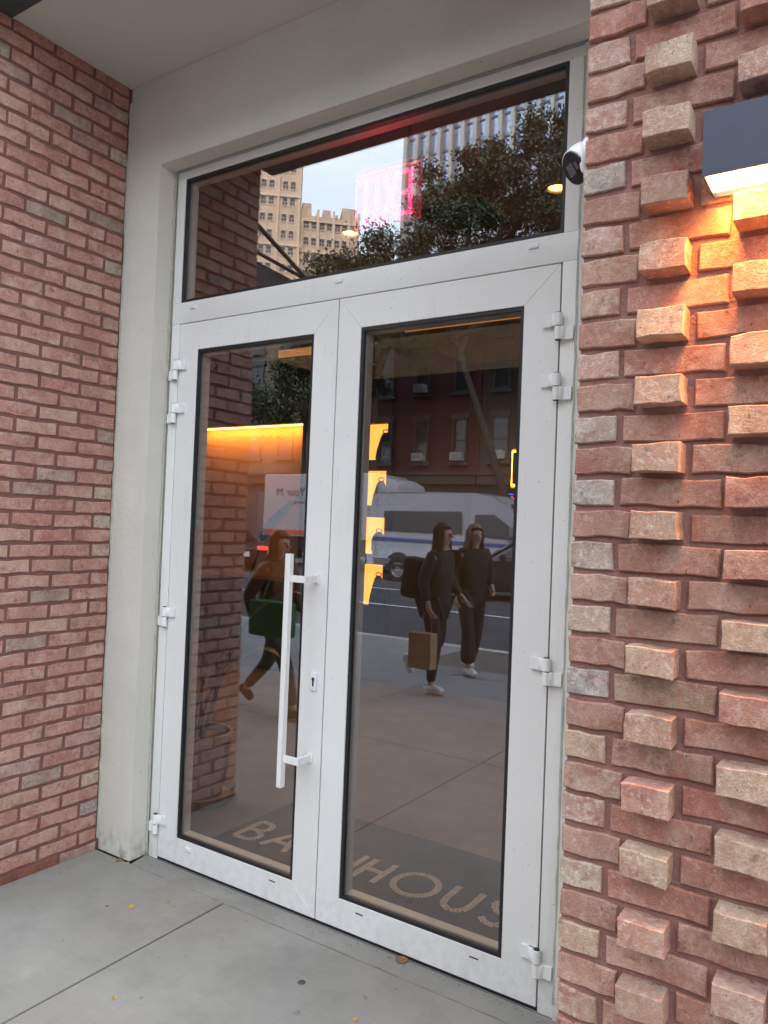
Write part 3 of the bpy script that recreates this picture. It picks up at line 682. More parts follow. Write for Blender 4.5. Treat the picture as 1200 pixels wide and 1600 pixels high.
MB().box(-.18, .18, -.02, .02, .135, .19).cyl((-.1, 0, .19), (-.1, 0, .36), .006, n=8).cyl((.1, 0, .19), (.1, 0, .36), .006, n=8).build('canopy_bar', M_INC, ex)
def downlight(x, y, lab):
    d = empty('downlight', (x, y, 3.36), 0, lab, 'downlight', 'round warm ceiling downlights')
    MB().lathe([(.052, -.02), (.06, -.02), (.06, .0), (.045, .0), (.045, -.012), (.052, -.02)], 24).build('trim_ring', mat('trim', (.7,.5,.25), .4, 0) if 'trim' not in MATS else MATS['trim'], d, smooth=True)
    MB().lathe([(.0005, -.010), (.046, -.010)], 24).build('lamp', emit('downlight_glow', (1, .55, .12), 3.0) if 'downlight_glow' not in MATS else MATS['downlight_glow'], d)
downlight(1.32, 1.29, 'round warm downlight on the ceiling just left of the camera dome'); downlight(.005, 1.29, 'round warm downlight below the reflected stone tower')
for i, (x, y) in enumerate(((.6, 2.2-.6), (-2.2, 1.6), (-2.9, 2.6), (2.6, 2.0))): pass
va = empty('air_vent', (.72, 1.42, 3.352), 0, 'square black louvred ceiling air diffuser beside the exit sign', 'air vent')
for k in range(5):
    a = .16-.032*k; zt = -.004-.004*k
    b = MB()
    for (x0, x1, y0, y1) in ((-a, a, -a, -a+.010), (-a, a, a-.010, a), (-a, -a+.010, -a+.010, a-.010), (a-.010, a, -a+.010, a-.010)): b.box(x0, x1, y0, y1, zt-.03, zt)
    b.build('louvre', M_BLACK, va)
MB().box(-.19, .19, -.19, .19, -.002, .004).build('plate', M_BLACK, va)
ar = bpy.data.lights.new('shop_lamp', 'AREA'); ar.energy = 9; ar.color = (1, .62, .32); ar.size = 2.2; ar.shape = 'RECTANGLE'; ar.size_y = 1.2
ao = bpy.data.objects.new('shop_lamp', ar); COL.objects.link(ao); ao.location = (-.3, 2.6, 2.88); ao.rotation_euler = (0, 0, 0)
ar2 = bpy.data.lights.new('downlight_beam', 'SPOT'); ar2.energy = 14; ar2.color = (1, .55, .25); ar2.spot_size = rad(110); ar2.spot_blend = .8; ar2.shadow_soft_size = .05
for x, y in ((1.32, 1.29), (.005, 1.29)):
    ao = bpy.data.objects.new('downlight_beam', ar2); COL.objects.link(ao); ao.location = (x, y, 3.33)

# mosaic name band in the floor: dark tesserae field with pale letters
mo = empty('mosaic_band', (.9, .5, 0), 0, 'dark mosaic floor band with the pale tiled word BATHHOUSE inside the doors', 'floor mosaic')
def mosaic_mat():
    m, N, L, P = newmat('mosaic_dark'); tc = N.new('ShaderNodeTexCoord')
    v = N.new('ShaderNodeTexVoronoi'); v.inputs['Scale'].default_value = 70; v.inputs['Randomness'].default_value = .45; L.new(tc.outputs['Object'], v.inputs['Vector'])
    r = N.new('ShaderNodeValToRGB'); r.color_ramp.elements[0].color = (.015, .017, .028, 1); r.color_ramp.elements[1].color = (.030, .033, .048, 1)
    s = N.new('ShaderNodeSeparateColor'); L.new(v.outputs['Color'], s.inputs[0]); L.new(s.outputs[0], r.inputs[0]); L.new(r.outputs[0], P.inputs['Base Color']); P.inputs['Roughness'].default_value = .5
    return m
MB().box(-.87, 1.0, -.40, .465, .0, .004).build('field', mosaic_mat(), mo)
M_TILE = mat('tile_pale', (.52,.44,.35), .5, .2, 30, obj_var=.1)
def mosaic_letter(nm, strokes, x, y0, hgt, wd, rows=2, ts=.0158):
    b = MB()
    for ln in strokes:
        P_ = [Vector((x+p[0]*wd, y0+p[1]*hgt)) for p in ln]
        for p, q_ in zip(P_[:-1], P_[1:]):
            d = q_-p; n = max(1, round(d.length/ts)); d = d/n; u_ = d.normalized(); nr = Vector((-u_.y, u_.x))
            for k in range(n):
                for r in range(rows):
                    c = p+d*(k+.5)+nr*(r-(rows-1)/2)*ts; a = d.length*.44*random.uniform(.85, 1); e = ts*.44; j = random.uniform(-.1, .1)
                    uu = u_*cos(j)+nr*sin(j); nn = nr*cos(j)-u_*sin(j)
                    vs = [c+uu*a+nn*e, c+uu*a-nn*e, c-uu*a-nn*e, c-uu*a+nn*e]
                    b.prism([(v.x-.9, v.y-.5) for v in vs], 'z', .0045, .0075)
    b.build(nm, M_TILE, mo)
circ = [(.5+.5*cos(a), .5+.5*sin(a)) for a in [2*pi*i/22 for i in range(23)]]
LT = {
 'letter_b': ([[(0, 0), (0, 1)], [(0, 1), (.55, 1), (.8, .88), (.8, .65), (.55, .53), (.1, .53)], [(.55, .5), (.95, .4), (1, .15), (.7, 0), (0, 0)]], .095, .115),
 'letter_a': ([[(0, 0), (.5, 1), (1, 0)], [(.25, .35), (.75, .35)]], .265, .15),
 'letter_t': ([[(0, 1), (1, 1)], [(.5, .95), (.5, 0)]], .445, .13),
 'letter_h': ([[(0, 0), (0, 1)], [(1, 0), (1, 1)], [(.1, .5), (.9, .5)]], .625, .135),
 'letter_h.001': ([[(0, 0), (0, 1)], [(1, 0), (1, 1)], [(.1, .5), (.9, .5)]], .815, .105),
 'letter_o': ([circ], .985, .20),
 'letter_u': ([[(0, 1), (0, .35), (.12, .12), (.5, 0), (.88, .12), (1, .35), (1, 1)]], 1.25, .115),
 'letter_s': ([[(1, .85), (.7, 1), (.3, 1), (.02, .8), (.2, .58), (.8, .42), (1, .2), (.7, 0), (.3, 0), (0, .15)]], 1.435, .105),
 'letter_e': ([[(1, 1), (0, 1), (0, 0), (1, 0)], [(.1, .5), (.85, .5)]], 1.61, .10)}
for k, (st_, x, wd) in LT.items(): mosaic_letter(k, st_, x, .405, .21, wd)

# potted plant behind the left pane
pp_ = empty('potted_plant', (-.45, .66, 0), 0, 'broad leaved plant in a round grey pot and saucer behind the left door pane', 'potted plant')
M_POT = mat('pot_grey', (.22,.22,.21), .7, .15, 8); M_PLEAF = mat('plant_leaf', (.022,.045,.026), .35, .4, 5, obj_var=.3)
MB().lathe([(.0005, .02), (.14, .02), (.175, .20), (.185, .34), (.195, .345), (.195, .375), (.172, .375), (.168, .33), (.0005, .33)], 32).build('pot', M_POT, pp_, smooth=True)
MB().lathe([(.0005, .0), (.20, .0), (.235, .055), (.225, .06), (.20, .018), (.0005, .018)], 32).build('saucer', M_POT, pp_, smooth=True)
MB().lathe([(.0005, .335), (.168, .334)], 24).build('soil', M_SOIL, pp_)
def plant_leaf(base, dirv, ln, wd, droop):
    b = MB(); d = Vector(dirv).normalized(); side = d.cross(Vector((0, 0, 1))).normalized(); n = 12; vs = []; P_ = Vector(base)
    for i in range(n+1):
        t = i/n; hw = wd/2*(sin(pi*min(1, t**.75*1.0))**.8 if 0 < t < 1 else 0.02)
        dd = (d+Vector((0, 0, -1))*droop*t*t).normalized(); P_ = P_+dd*ln/n if i else P_
        nrm = side.cross(dd)
        vs += [P_-side*hw+nrm*hw*.25, P_-side*hw*.5+nrm*hw*.06, P_, P_+side*hw*.5+nrm*hw*.06, P_+side*hw+nrm*hw*.25]
    fs = [(i*5+k, i*5+k+1, i*5+k+6, i*5+k+5) for i in range(n) for k in range(4)]
    b.add(vs, fs).build('leaf', M_PLEAF, pp_, smooth=True, fix=False)
sk = MB()
for i, (tx, ty, tz, ln, wd, dr_) in enumerate([(.34, .08, 1.45, .36, .17, .10), (.10, -.10, .90, .36, .13, .9), (.20, .02, .75, .36, .13, 1.2), (.22, .12, 1.0, .4, .15, 1.0), (.10, -.02, .62, .30, .07, .2), (-.02, .02, .58, .34, .05, .1)]):
    p0 = Vector((.03*cos(i*2.1), .03*sin(i*2.1), .33)); p1 = Vector((tx, ty, tz)); m_ = (p0+p1)/2+Vector((0, 0, .08))
    sk.tube([p0, m_, p1], [.010, .008, .005], 6); d = (p1-p0); d.z = max(.2, d.z*.35); plant_leaf(p1, d, ln, wd, dr_)
sk.build('stem', M_PLEAF, pp_, smooth=True)

# ------------------------------------------------------------------ the street, seen in the glass
def skin(name, joints, edges, parent, m_, sub=1, loc=(0, 0, 0)):
    names = list(joints); me = bpy.data.meshes.new(name+'_cage')
    me.from_pydata([joints[n][0] for n in names], [(names.index(a), names.index(b)) for a, b in edges], [])
    o = bpy.data.objects.new(name, me); COL.objects.link(o)
    sm = o.modifiers.new('s', 'SKIN'); sv = me.skin_vertices[0].data
    for i, n in enumerate(names):
        r = joints[n][1]; sv[i].radius = (r, r) if not isinstance(r, tuple) else r; sv[i].use_root = (i == 0)
    sm.use_smooth_shade = True
    ss = o.modifiers.new('d', 'SUBSURF'); ss.levels = sub; ss.render_levels = sub
    bpy.context.view_layer.update()
    dg = bpy.context.evaluated_depsgraph_get()
    nm = bpy.data.meshes.new_from_object(o.evaluated_get(dg)); nm.name = name; nm.materials.clear(); nm.materials.append(m_)
    nm.polygons.foreach_set('use_smooth', [True]*len(nm.polygons))
    bpy.data.objects.remove(o); bpy.data.meshes.remove(me)
    return link_mesh(name, nm, parent, loc)
M_SKIN = mat('skin', (.46,.28,.21), .55, .08, 8)
def person(loc, rz, hgt, P_, label, coat, trouser, shoe, hair, hairlen=.3, flare=0, coat_len=.0):
    """P_: joint offsets in metres for a 1.70 m figure facing +x; keys: hipL,kneeL,ankL,hipR.. handL elbowL.."""
    s = hgt/1.70
    t = empty('person', loc, rz, label, 'person'); V = lambda p: tuple(c*s for c in p)
    lean = P_.get('lean', .03)
    J = {'pelvis': ((0, 0, .93), .125), 'waist': ((lean*.4, 0, 1.06), .105), 'chest': ((lean*.8, 0, 1.27), .13), 'neckb': ((lean, 0, 1.42), .06),
         'neck': ((lean+.01, 0, 1.48), .048), 'head0': ((lean+.025, 0, 1.555), .076), 'head': ((lean+.02, 0, 1.615), .092), 'crown': ((lean+.0, 0, 1.655), .06)}
    E_ = [('pelvis', 'waist'), ('waist', 'chest'), ('chest', 'neckb'), ('neckb', 'neck'), ('neck', 'head0'), ('head0', 'head'), ('head', 'crown')]
    for sd_, sg_ in (('L', 1), ('R', -1)):
        J['hip'+sd_] = ((0, .09*sg_, .88), .085); J['knee'+sd_] = (P_['knee'+sd_], .055); J['ank'+sd_] = (P_['ank'+sd_], .036); 
        a = Vector(P_['ank'+sd_]); f_ = Vector(P_.get('toe'+sd_, (a.x+.17, a.y, a.z-.055))); J['toe'+sd_] = (tuple(f_), .028)
        J['sh'+sd_] = ((lean*.9, .165*sg_, 1.38), .055); J['elb'+sd_] = (P_['elb'+sd_], .038); J['wr'+sd_] = (P_['wr'+sd_], .025)
        h_ = Vector(P_['wr'+sd_]); e2 = Vector(P_['elb'+sd_]); dh = (h_-e2).normalized(); J['palm'+sd_] = (tuple(h_+dh*.07), (.034, .016))
        E_ += [('pelvis', 'hip'+sd_), ('hip'+sd_, 'knee'+sd_), ('knee'+sd_, 'ank'+sd_), ('ank'+sd_, 'toe'+sd_), ('chest', 'sh'+sd_), ('sh'+sd_, 'elb'+sd_), ('elb'+sd_, 'wr'+sd_), ('wr'+sd_, 'palm'+sd_)]
        for k in range(5):
            off = (k-1.6)*.014; a1 = h_+dh*(.10 if k else .05)+Vector((off if k else -.035, 0, 0)); a2 = a1+dh*(.03+.008*(2-abs(k-2)))+Vector((.008, -.012*sg_, 0)); a3 = a2+dh*.02+Vector((.012, -.014*sg_, 0))
            J['f%s%d' % (sd_, k)] = (tuple(a1), .009); J['g%s%d' % (sd_, k)] = (tuple(a2), .008); J['t%s%d' % (sd_, k)] = (tuple(a3), .007)
            E_ += [('palm'+sd_, 'f%s%d' % (sd_, k)), ('f%s%d' % (sd_, k), 'g%s%d' % (sd_, k)), ('g%s%d' % (sd_, k), 't%s%d' % (sd_, k))]
    JJ = {k: (V(v[0]), tuple(x*s for x in v[1]) if isinstance(v[1], tuple) else v[1]*s) for k, v in J.items()}
    body = skin('body', JJ, E_, t, M_SKIN)
    hx = lean+.02
    # face: nose, brow, eyes, lips, ears
    fb = MB(); fb.prism([(hx+.080, 1.615), (hx+.112, 1.575), (hx+.082, 1.568)], 'y', -.012, .012)
    for sg_ in (1, -1): fb.box(hx-.01, hx+.015, .078*sg_, .094*sg_, 1.56, 1.62)
    fb.v = [V(v) for v in fb.v]; fb.build('face_features', M_SKIN, t, bevel=.003)['kind'] = 'stuff'
    eb = MB()
    for sg_ in (1, -1): eb.cyl((hx+.074, .032*sg_, 1.608), (hx+.083, .032*sg_, 1.608), .010, n=10)
    eb.v = [V(v) for v in eb.v]; eb.build('eyes', M_BLACK, t)['kind'] = 'stuff'
    lb = MB().box(hx+.072, hx+.088, -.022, .022, 1.535, 1.547); lb.v = [V(v) for v in lb.v]; lb.build('lips', mat('lips', (.40,.14,.13), .5, 0) if 'lips' not in MATS else MATS['lips'], t, bevel=.003)
    # coat
    CJ = {'hem': ((0, 0, .84-coat_len), (.19, .215)), 'pelvis': ((0, 0, .95), (.165, .20)), 'waist': ((lean*.4, 0, 1.08), (.14, .175)), 'chest': ((lean*.8, 0, 1.28), (.155, .18)), 'neckb': ((lean, 0, 1.43), .085)}
    CE = [('hem', 'pelvis'), ('pelvis', 'waist'), ('waist', 'chest'), ('chest', 'neckb')]
    for sd_ in 'LR':
        CJ['sh'+sd_] = (J['sh'+sd_][0], .085); CJ['elb'+sd_] = (J['elb'+sd_][0], .068); CJ['wr'+sd_] = (J['wr'+sd_][0], .048); CE += [('chest', 'sh'+sd_), ('sh'+sd_, 'elb'+sd_), ('elb'+sd_, 'wr'+sd_)]
    skin('coat', {k: (V(v[0]), tuple(x*s for x in v[1]) if isinstance(v[1], tuple) else v[1]*s) for k, v in CJ.items()}, CE, t, coat)
    TJ = {'pelvis': ((0, 0, .94), .14)}; TE = []
    for sd_ in 'LR':
        TJ['hip'+sd_] = (J['hip'+sd_][0], .105); k_ = Vector(J['knee'+sd_][0]); a_ = Vector(J['ank'+sd_][0]); TJ['knee'+sd_] = (tuple(k_), .078); TJ['hemq'+sd_] = (tuple(k_.lerp(a_, .55)), .062+flare*.6); TJ['ank'+sd_] = (tuple(k_.lerp(a_, .93)), .055+flare)
        TE += [('pelvis', 'hip'+sd_), ('hip'+sd_, 'knee'+sd_), ('knee'+sd_, 'hemq'+sd_), ('hemq'+sd_, 'ank'+sd_)]
        a = Vector(J['ank'+sd_][0]); f_ = Vector(J['toe'+sd_][0]); dd = (f_-a)
        heel = a+Vector((-.045, 0, -.035)) if dd.x > .05 and dd.z > -.1 else a-dd.normalized()*.02+Vector((-.05, 0, -.01))
        skin('shoe', {'a': (V(tuple(a+Vector((0, 0, -.02)))), .050*s), 'h': (V(tuple(heel)), .040*s), 'm': (V(tuple(a.lerp(f_, .6)+Vector((0, 0, -.006)))), .047*s), 't': (V(tuple(f_)), .036*s)}, [('a', 'h'), ('a', 'm'), ('m', 't')], t, shoe)
    skin('trousers', {k: (V(v[0]), v[1]*s) for k, v in TJ.items()}, TE, t, trouser)
    # hair: a cap open at the face, and many falling locks
    hb = MB(); g = random.Random(len(label)); cx, cz = hx-.012, 1.622
    NU, NV = 20, 12; vs = []; keep = []
    for j in range(NV+1):
        ph = pi*j/NV
        for i in range(NU):
            a = 2*pi*i/NU; vs.append((cx+.099*sin(ph)*cos(a), .090*sin(ph)*sin(a), cz+.112*cos(ph)+.005*sin(5*a)))
    fs = []
    for j in range(NV):
        for i in range(NU):
            a = 2*pi*(i+.5)/NU; z = cz+.122*cos(pi*(j+.5)/NV)
            if cos(a) > .1 and z < cz+.070: continue
            if z < cz-.09: continue
            fs.append((j*NU+i, (j+1)*NU+i, (j+1)*NU+(i+1) % NU, j*NU+(i+1) % NU))
    hb.add([V(v) for v in vs], fs)
    for k in range(64):
        a = g.uniform(1.15, 2*pi-1.15); r0 = g.uniform(.92, 1.06); sx, sy = cos(a), sin(a)
        ln = hairlen*g.uniform(.7, 1.1); w_ = g.uniform(.007, .014)*s
        pts = [(cx+.05*sx, .045*sy, cz+.100), (cx+.098*sx*r0, .090*sy*r0, cz+.03), (cx+.100*sx*r0, .094*sy*r0, cz-.09), (cx+(.10*sx-.012)*r0+g.uniform(-.02, .02), .125*sy*r0+g.uniform(-.02, .02), cz-.12-ln*.5), (cx+(.09*sx-.02)*r0+g.uniform(-.03, .03), .13*sy*r0+g.uniform(-.03, .03), cz-.12-ln)]
        hb.tube([V(p) for p in pts], [w_*.7, w_, w_*1.1, w_, w_*.3], 5)
    hb.build('hair', hair, t, smooth=True, fix=False)
    return t, s
M_CBLK = mat('coat_black', (.018,.018,.02), .85, .4, 10, .5, 40); M_TBLK = mat('trouser_black', (.015,.015,.017), .8, .3, 8); M_SHOE = mat('shoe_white', (.75,.74,.72), .5, .1, 12)
M_HAIRD = mat('hair_dark', (.05,.028,.02), .55, .5, 25); M_HAIRB = mat('hair_brown', (.14,.085,.05), .55, .5, 25)
P1 = dict(kneeL=(.08, .09, .49), ankL=(.03, .08, .085), kneeR=(.02, -.09, .47), ankR=(-.34, -.09, .30), toeR=(-.30, -.09, .13), elbL=(-.02, .22, 1.14), wrL=(.05, .22, .92), elbR=(.05, -.22, 1.12), wrR=(.22, -.16, .98), lean=.07)
p1, s1 = person((-.82, -3.95, 0), 0.0, 1.60, P1, 'woman with long dark hair and black coat carrying a brown paper bag', M_CBLK, M_TBLK, M_SHOE, M_HAIRD, .30, coat_len=.08)
bp_ = MB().box(-.10, .10, -.10, .10, -.2, .2).build('backpack', M_CBLK, None, (-1.06, -3.95, 1.08), (0, .12, 0), bevel=.06, seg=3, smooth=True); bp_.name = 'backpack'
tag(bp_, 'black backpack on the back of the woman with the paper bag', 'backpack')
M_KRAFT = mat('kraft_paper', (.36,.22,.12), .8, .12, 12)
sb = empty('shopping_bag', (-.80, -3.72, .42), .05, 'brown paper shopping bag held low by the woman in black', 'shopping bag')
MB().box(-.125, .125, -.06, .06, -.16, .17).build('bag_body', M_KRAFT, sb, bevel=.004)
MB().tube([(-.06, -.055, .17), (-.055, -.055, .27), (-.02, -.05, .36), (.02, -.05, .36), (.055, -.055, .27), (.06, -.055, .17)], .004, 6).build('bag_handle', M_KRAFT, sb)
P2 = dict(kneeL=(.10, .09, .49), ankL=(.13, .09, .085), kneeR=(-.02, -.10, .48), ankR=(-.20, -.10, .10), toeR=(-.07, -.10, .045), elbL=(-.04, .24, 1.15), wrL=(.03, .24, .92), elbR=(.04, -.23, 1.13), wrR=(.17, -.17, 1.02), lean=.02)
p2, s2 = person((-.98, -5.05, 0), .55, 1.60, P2, 'woman with lighter brown hair in a dark jacket with white sleeve stripes and flared trousers', M_CBLK, M_TBLK, M_SHOE, M_HAIRB, .22, flare=.05)
b = MB()
for off in (-.03, .0, .03): b.tube([(.02+off, .225, 1.40*s2*1.0), (-.02+off, .285, 1.22*s2), (-.03+off, .305, 1.08*s2)], .007, 5)
b.build('sleeve_stripes', M_SHOE, p2)
M_CBRN = mat('coat_brown', (.085,.045,.028), .85, .3, 8); M_OLIVE = mat('trouser_olive', (.055,.058,.038), .8, .25, 8); M_GREEN = mat('green_cloth', (.012,.13,.04), .7, .2, 10)
P3 = dict(kneeL=(.26, .09, .50), ankL=(.38, .09, .09), kneeR=(-.10, -.09, .47), ankR=(-.40, -.09, .16), toeR=(-.30, -.09, .05), elbL=(-.10, .24, 1.12), wrL=(-.02, .24, .90), elbR=(.08, -.23, 1.12), wrR=(.22, -.18, .95), lean=.05)
p3, s3 = person((-1.45, -2.35, 0), 0.0, 1.47, P3, 'person in a brown jacket striding past with a bright green bag', M_CBRN, M_OLIVE, M_TBLK, M_HAIRD, .12)
gb_ = empty('green_bag', (-1.22, -2.08, .80), 0, 'bright green cloth bag slung at the hip of the person in brown', 'bag')
MB().box(-.20, .20, -.06, .06, -.13, .15).build('bag_body', M_GREEN, gb_, bevel=.03, seg=2, smooth=True)
MB().tube([(-.13, 0, .10), (-.10, -.10, .38), (.0, -.22, .56)], .009, 6).tube([(.13, 0, .10), (.11, -.10, .38), (.02, -.22, .56)], .009, 6).build('strap', M_GREEN, gb_)

# ---- vehicles
M_VANW = mat('van_silver', (.30,.31,.35), .25, .03, 2, coat=.6); M_VGL = mat('vehicle_glass', (.015,.018,.02), .08, 0); M_TYRE = mat('tyre', (.02,.02,.02), .85, .2, 30); M_RIM = mat('rim', (.35,.35,.36), .35, .05, metal=.8)
M_BLUE = mat('stripe_blue', (.03,.06,.22), .4, .05); M_CARB = mat('car_black', (.02,.022,.026), .2, .1, 2, coat=.8); M_TAIL = emit('tail_red', (1, .02, .02), 5); M_HEADL = emit('head_warm', (1, .62, .35), 4); M_CHR = mat('grey_trim', (.12,.12,.13), .5, .1)
def wheel(par, x, y, z, r, wdt, sgn):
    wh = empty('wheel', (x, y, z), 0, parent=par)
    t_ = MB().lathe([(r*.62, -wdt/2), (r*.93, -wdt/2), (r, -wdt*.3), (r, wdt*.3), (r*.93, wdt/2), (r*.62, wdt/2)], 28); t_.v = [(v[0], v[2], v[1]) for v in t_.v]; t_.build('tyre', M_TYRE, wh, smooth=True)
    t_ = MB().lathe([(.001, .30*wdt), (r*.2, .32*wdt), (r*.25, .2*wdt), (r*.55, .15*wdt), (r*.63, .42*wdt), (r*.63, -.4*wdt), (.001, -.4*wdt)], 28); t_.v = [(v[0], v[2]*sgn, v[1]) for v in t_.v]; t_.build('rim', M_RIM, wh, smooth=True)
def lofted(secs, name, m_, par, bevel=.03):
    """secs: list of (profile [(x,z)...], half width) -> closed hull across y, widest first"""
    b = MB(); n = len(secs[0][0]); L_ = [(p, y) for p, y in secs]
    rows = [[(x, -y, z) for x, z in p] for p, y in L_][::1]+[[(x, y, z) for x, z in p] for p, y in L_[::-1]]
    vs = [v for r in rows for v in r]; fs = [(i*n+k, i*n+(k+1) % n, (i+1)*n+(k+1) % n, (i+1)*n+k) for i in range(len(rows)-1) for k in range(n)]
    fs += [tuple(range(n-1, -1, -1)), tuple((len(rows)-1)*n+k for k in range(n))]
    return b.add(vs, fs).build(name, m_, par, bevel=bevel, seg=2)
def side_panel(pts, name, m_, par, y, th=.012, tilt=0, z0=0):
    b = MB().prism(pts, 'y', 0, th); b.v = [(x, (y+yy)-(z-z0)*tilt*(1 if y > 0 else -1), z) for x, yy, z in b.v]; return b.build(name, m_, par)
# van, heading +x, near side faces +y
van = empty('van', (-7.95, -18.7, -.15), 0, 'silver white high-roof passenger van passing in the street reflection', 'van')
prof = [(-2.85, .42), (-2.9, .9), (-2.85, 1.6), (-2.78, 2.30), (-2.6, 2.46), (.6, 2.50), (1.15, 2.40), (1.55, 2.20), (2.15, 1.60), (2.75, 1.22), (2.98, .95), (3.0, .45), (2.4, .38), (-2.4, .38)]
lofted([(prof, .80), ([(x*1.0, z) for x, z in prof], .96), (prof, 1.0)][1:], 'body', M_VANW, van, .06)
Yv = 1.0
for sg_ in (1, -1):
    side_panel([(-2.35, 1.42), (-2.28, 1.95), (.25, 1.98), (.28, 1.40)], 'side_window', M_VGL, van, (Yv+.002)*sg_, .012*sg_)
    side_panel([(.62, 1.36), (.66, 1.90), (1.22, 1.92), (2.0, 1.40), (1.9, 1.30)], 'door_window', M_VGL, van, (Yv+.002)*sg_, .012*sg_)
    side_panel([(-2.8, 1.14), (-2.8, 1.22), (1.9, 1.16), (1.9, 1.10)], 'stripe', M_BLUE, van, (Yv+.002)*sg_, .008*sg_)
    side_panel([(-2.6, .46), (-2.6, .62), (2.5, .62), (2.5, .46)], 'lower_trim', M_CHR, van, (Yv+.002)*sg_, .014*sg_)
    for x in (-1.75, 1.95): wheel(van, x, .93*sg_, .34, .36, .24, sg_)
    side_panel([(-1.75+.47*cos(a), .34+.47*sin(a)) for a in [pi*i/12 for i in range(13)]]+[], 'wheel_arch', M_BLACK, van, (Yv+.001)*sg_, .004*sg_)
    side_panel([(1.95+.47*cos(a), .34+.47*sin(a)) for a in [pi*i/12 for i in range(13)]]+[], 'wheel_arch', M_BLACK, van, (Yv+.001)*sg_, .004*sg_)
    MB().box(2.62, 2.96, .62*sg_, .93*sg_, .92, 1.14).build('headlight', M_HEADL if 0 else M_RIM, van, bevel=.03)
    MB().box(1.75, 1.95, 1.03*sg_, 1.22*sg_, 1.32, 1.62).build('mirror', M_CHR, van, bevel=.03)
    MB().box(-2.905, -2.85, .84*sg_, .96*sg_, .95, 1.5).build('tail_light', mat('lens_red', (.3,.01,.01), .2, 0) if 'lens_red' not in MATS else MATS['lens_red'], van)
ws = MB().add([(1.50, -.82, 2.18), (1.50, .82, 2.18), (2.30, .86, 1.56), (2.30, -.86, 1.56)], [(0, 1, 2, 3)]); ws.v = [(x+.02, y, z+.02) for x, y, z in ws.v]
MB().prism([(1.62, 2.19), (2.22, 1.60), (2.245, 1.625), (1.65, 2.215)], 'y', -.84, .84).build('windscreen', M_VGL, van)
for x in (.45, -2.55):
    side_panel([(x, .62), (x, 2.3), (x+.012, 2.3), (x+.012, .62)], 'panel_gap', M_CHR, van, Yv+.002, .003)
MB().box(-2.3, .4, -.55, .55, 2.50, 2.515).build('roof_panel', M_VANW, van, bevel=.005)
van.scale = (1.08, 1.05, 1.12)
# box truck
trk = empty('box_truck', (-16.0, -21.0, -.15), 0, 'white box truck with dark lettering on its cargo side, standing behind the van', 'truck')
M_TRW = mat('truck_white', (.24,.235,.25), .45, .05, 1.2); M_ORG = mat('stripe_rust', (.35,.06,.03), .5, .1)
MB().box(-1.45, 3.6, -1.2, 1.2, 1.15, 3.55).build('cargo_box', M_TRW, trk, bevel=.03)
MB().box(-1.4, 3.3, 1.203, 1.21, 1.22, 1.40).build('stripe', M_ORG, trk)
for x in np.arange(-.9, 3.5, .65): MB().box(x, x+.015, 1.2, 1.206, 1.42, 3.45).build('panel_seam', M_TRW, trk)
def text_obj(name, s, size, m_, parent, loc, rot, depth=.004):
    c = bpy.data.curves.new(name, 'FONT'); c.body = s; c.size = size; c.extrude = depth; c.align_x = 'CENTER'
    o = bpy.data.objects.new(name, c); COL.objects.link(o); bpy.context.view_layer.update()
    me = bpy.data.meshes.new_from_object(o.evaluated_get(bpy.context.evaluated_depsgraph_get())); me.name = name; bpy.data.objects.remove(o); bpy.data.curves.remove(c)
    me.materials.clear(); me.materials.append(m_); return link_mesh(name, me, parent, loc, rot)
M_INK = mat('lettering_dark', (.05,.05,.07), .6, 0)
text_obj('lettering', 'Deliver For Your M', .46, M_INK, trk, (1.05, 1.212, 2.72), (pi/2, 0, pi))['kind'] = 'stuff' 
MB().box(.1, 2.0, 1.206, 1.212, 2.44, 2.49).build('small_lettering', M_INK, trk)
lofted([([(3.62, .55), (3.62, 2.55), (4.5, 2.50), (5.0, 1.75), (5.75, 1.45), (5.9, .60)], 1.02)], 'cab', M_TRW, trk, .06)
lofted([([(3.62, 2.6), (3.62, 3.35), (4.1, 3.42), (4.55, 3.20), (4.7, 2.6)], .95)], 'roof_fairing', M_TRW, trk, .12)
MB().box(-1.4, 5.3, -.45, .45, .65, 1.12).build('chassis', M_CHR, trk)
for sg_ in (1, -1):
    side_panel([(3.9, 1.6), (3.9, 2.35), (4.45, 2.35), (4.85, 1.65)], 'cab_window', M_VGL, trk, 1.022*sg_, .01*sg_)
    for x in (-.5, 4.9): wheel(trk, x, .98*sg_, .48, .48, .28, sg_)
MB().prism([(4.53, 2.44), (4.98, 1.78), (5.0, 1.80), (4.56, 2.46)], 'y', -.9, .9).build('windscreen', M_VGL, trk)
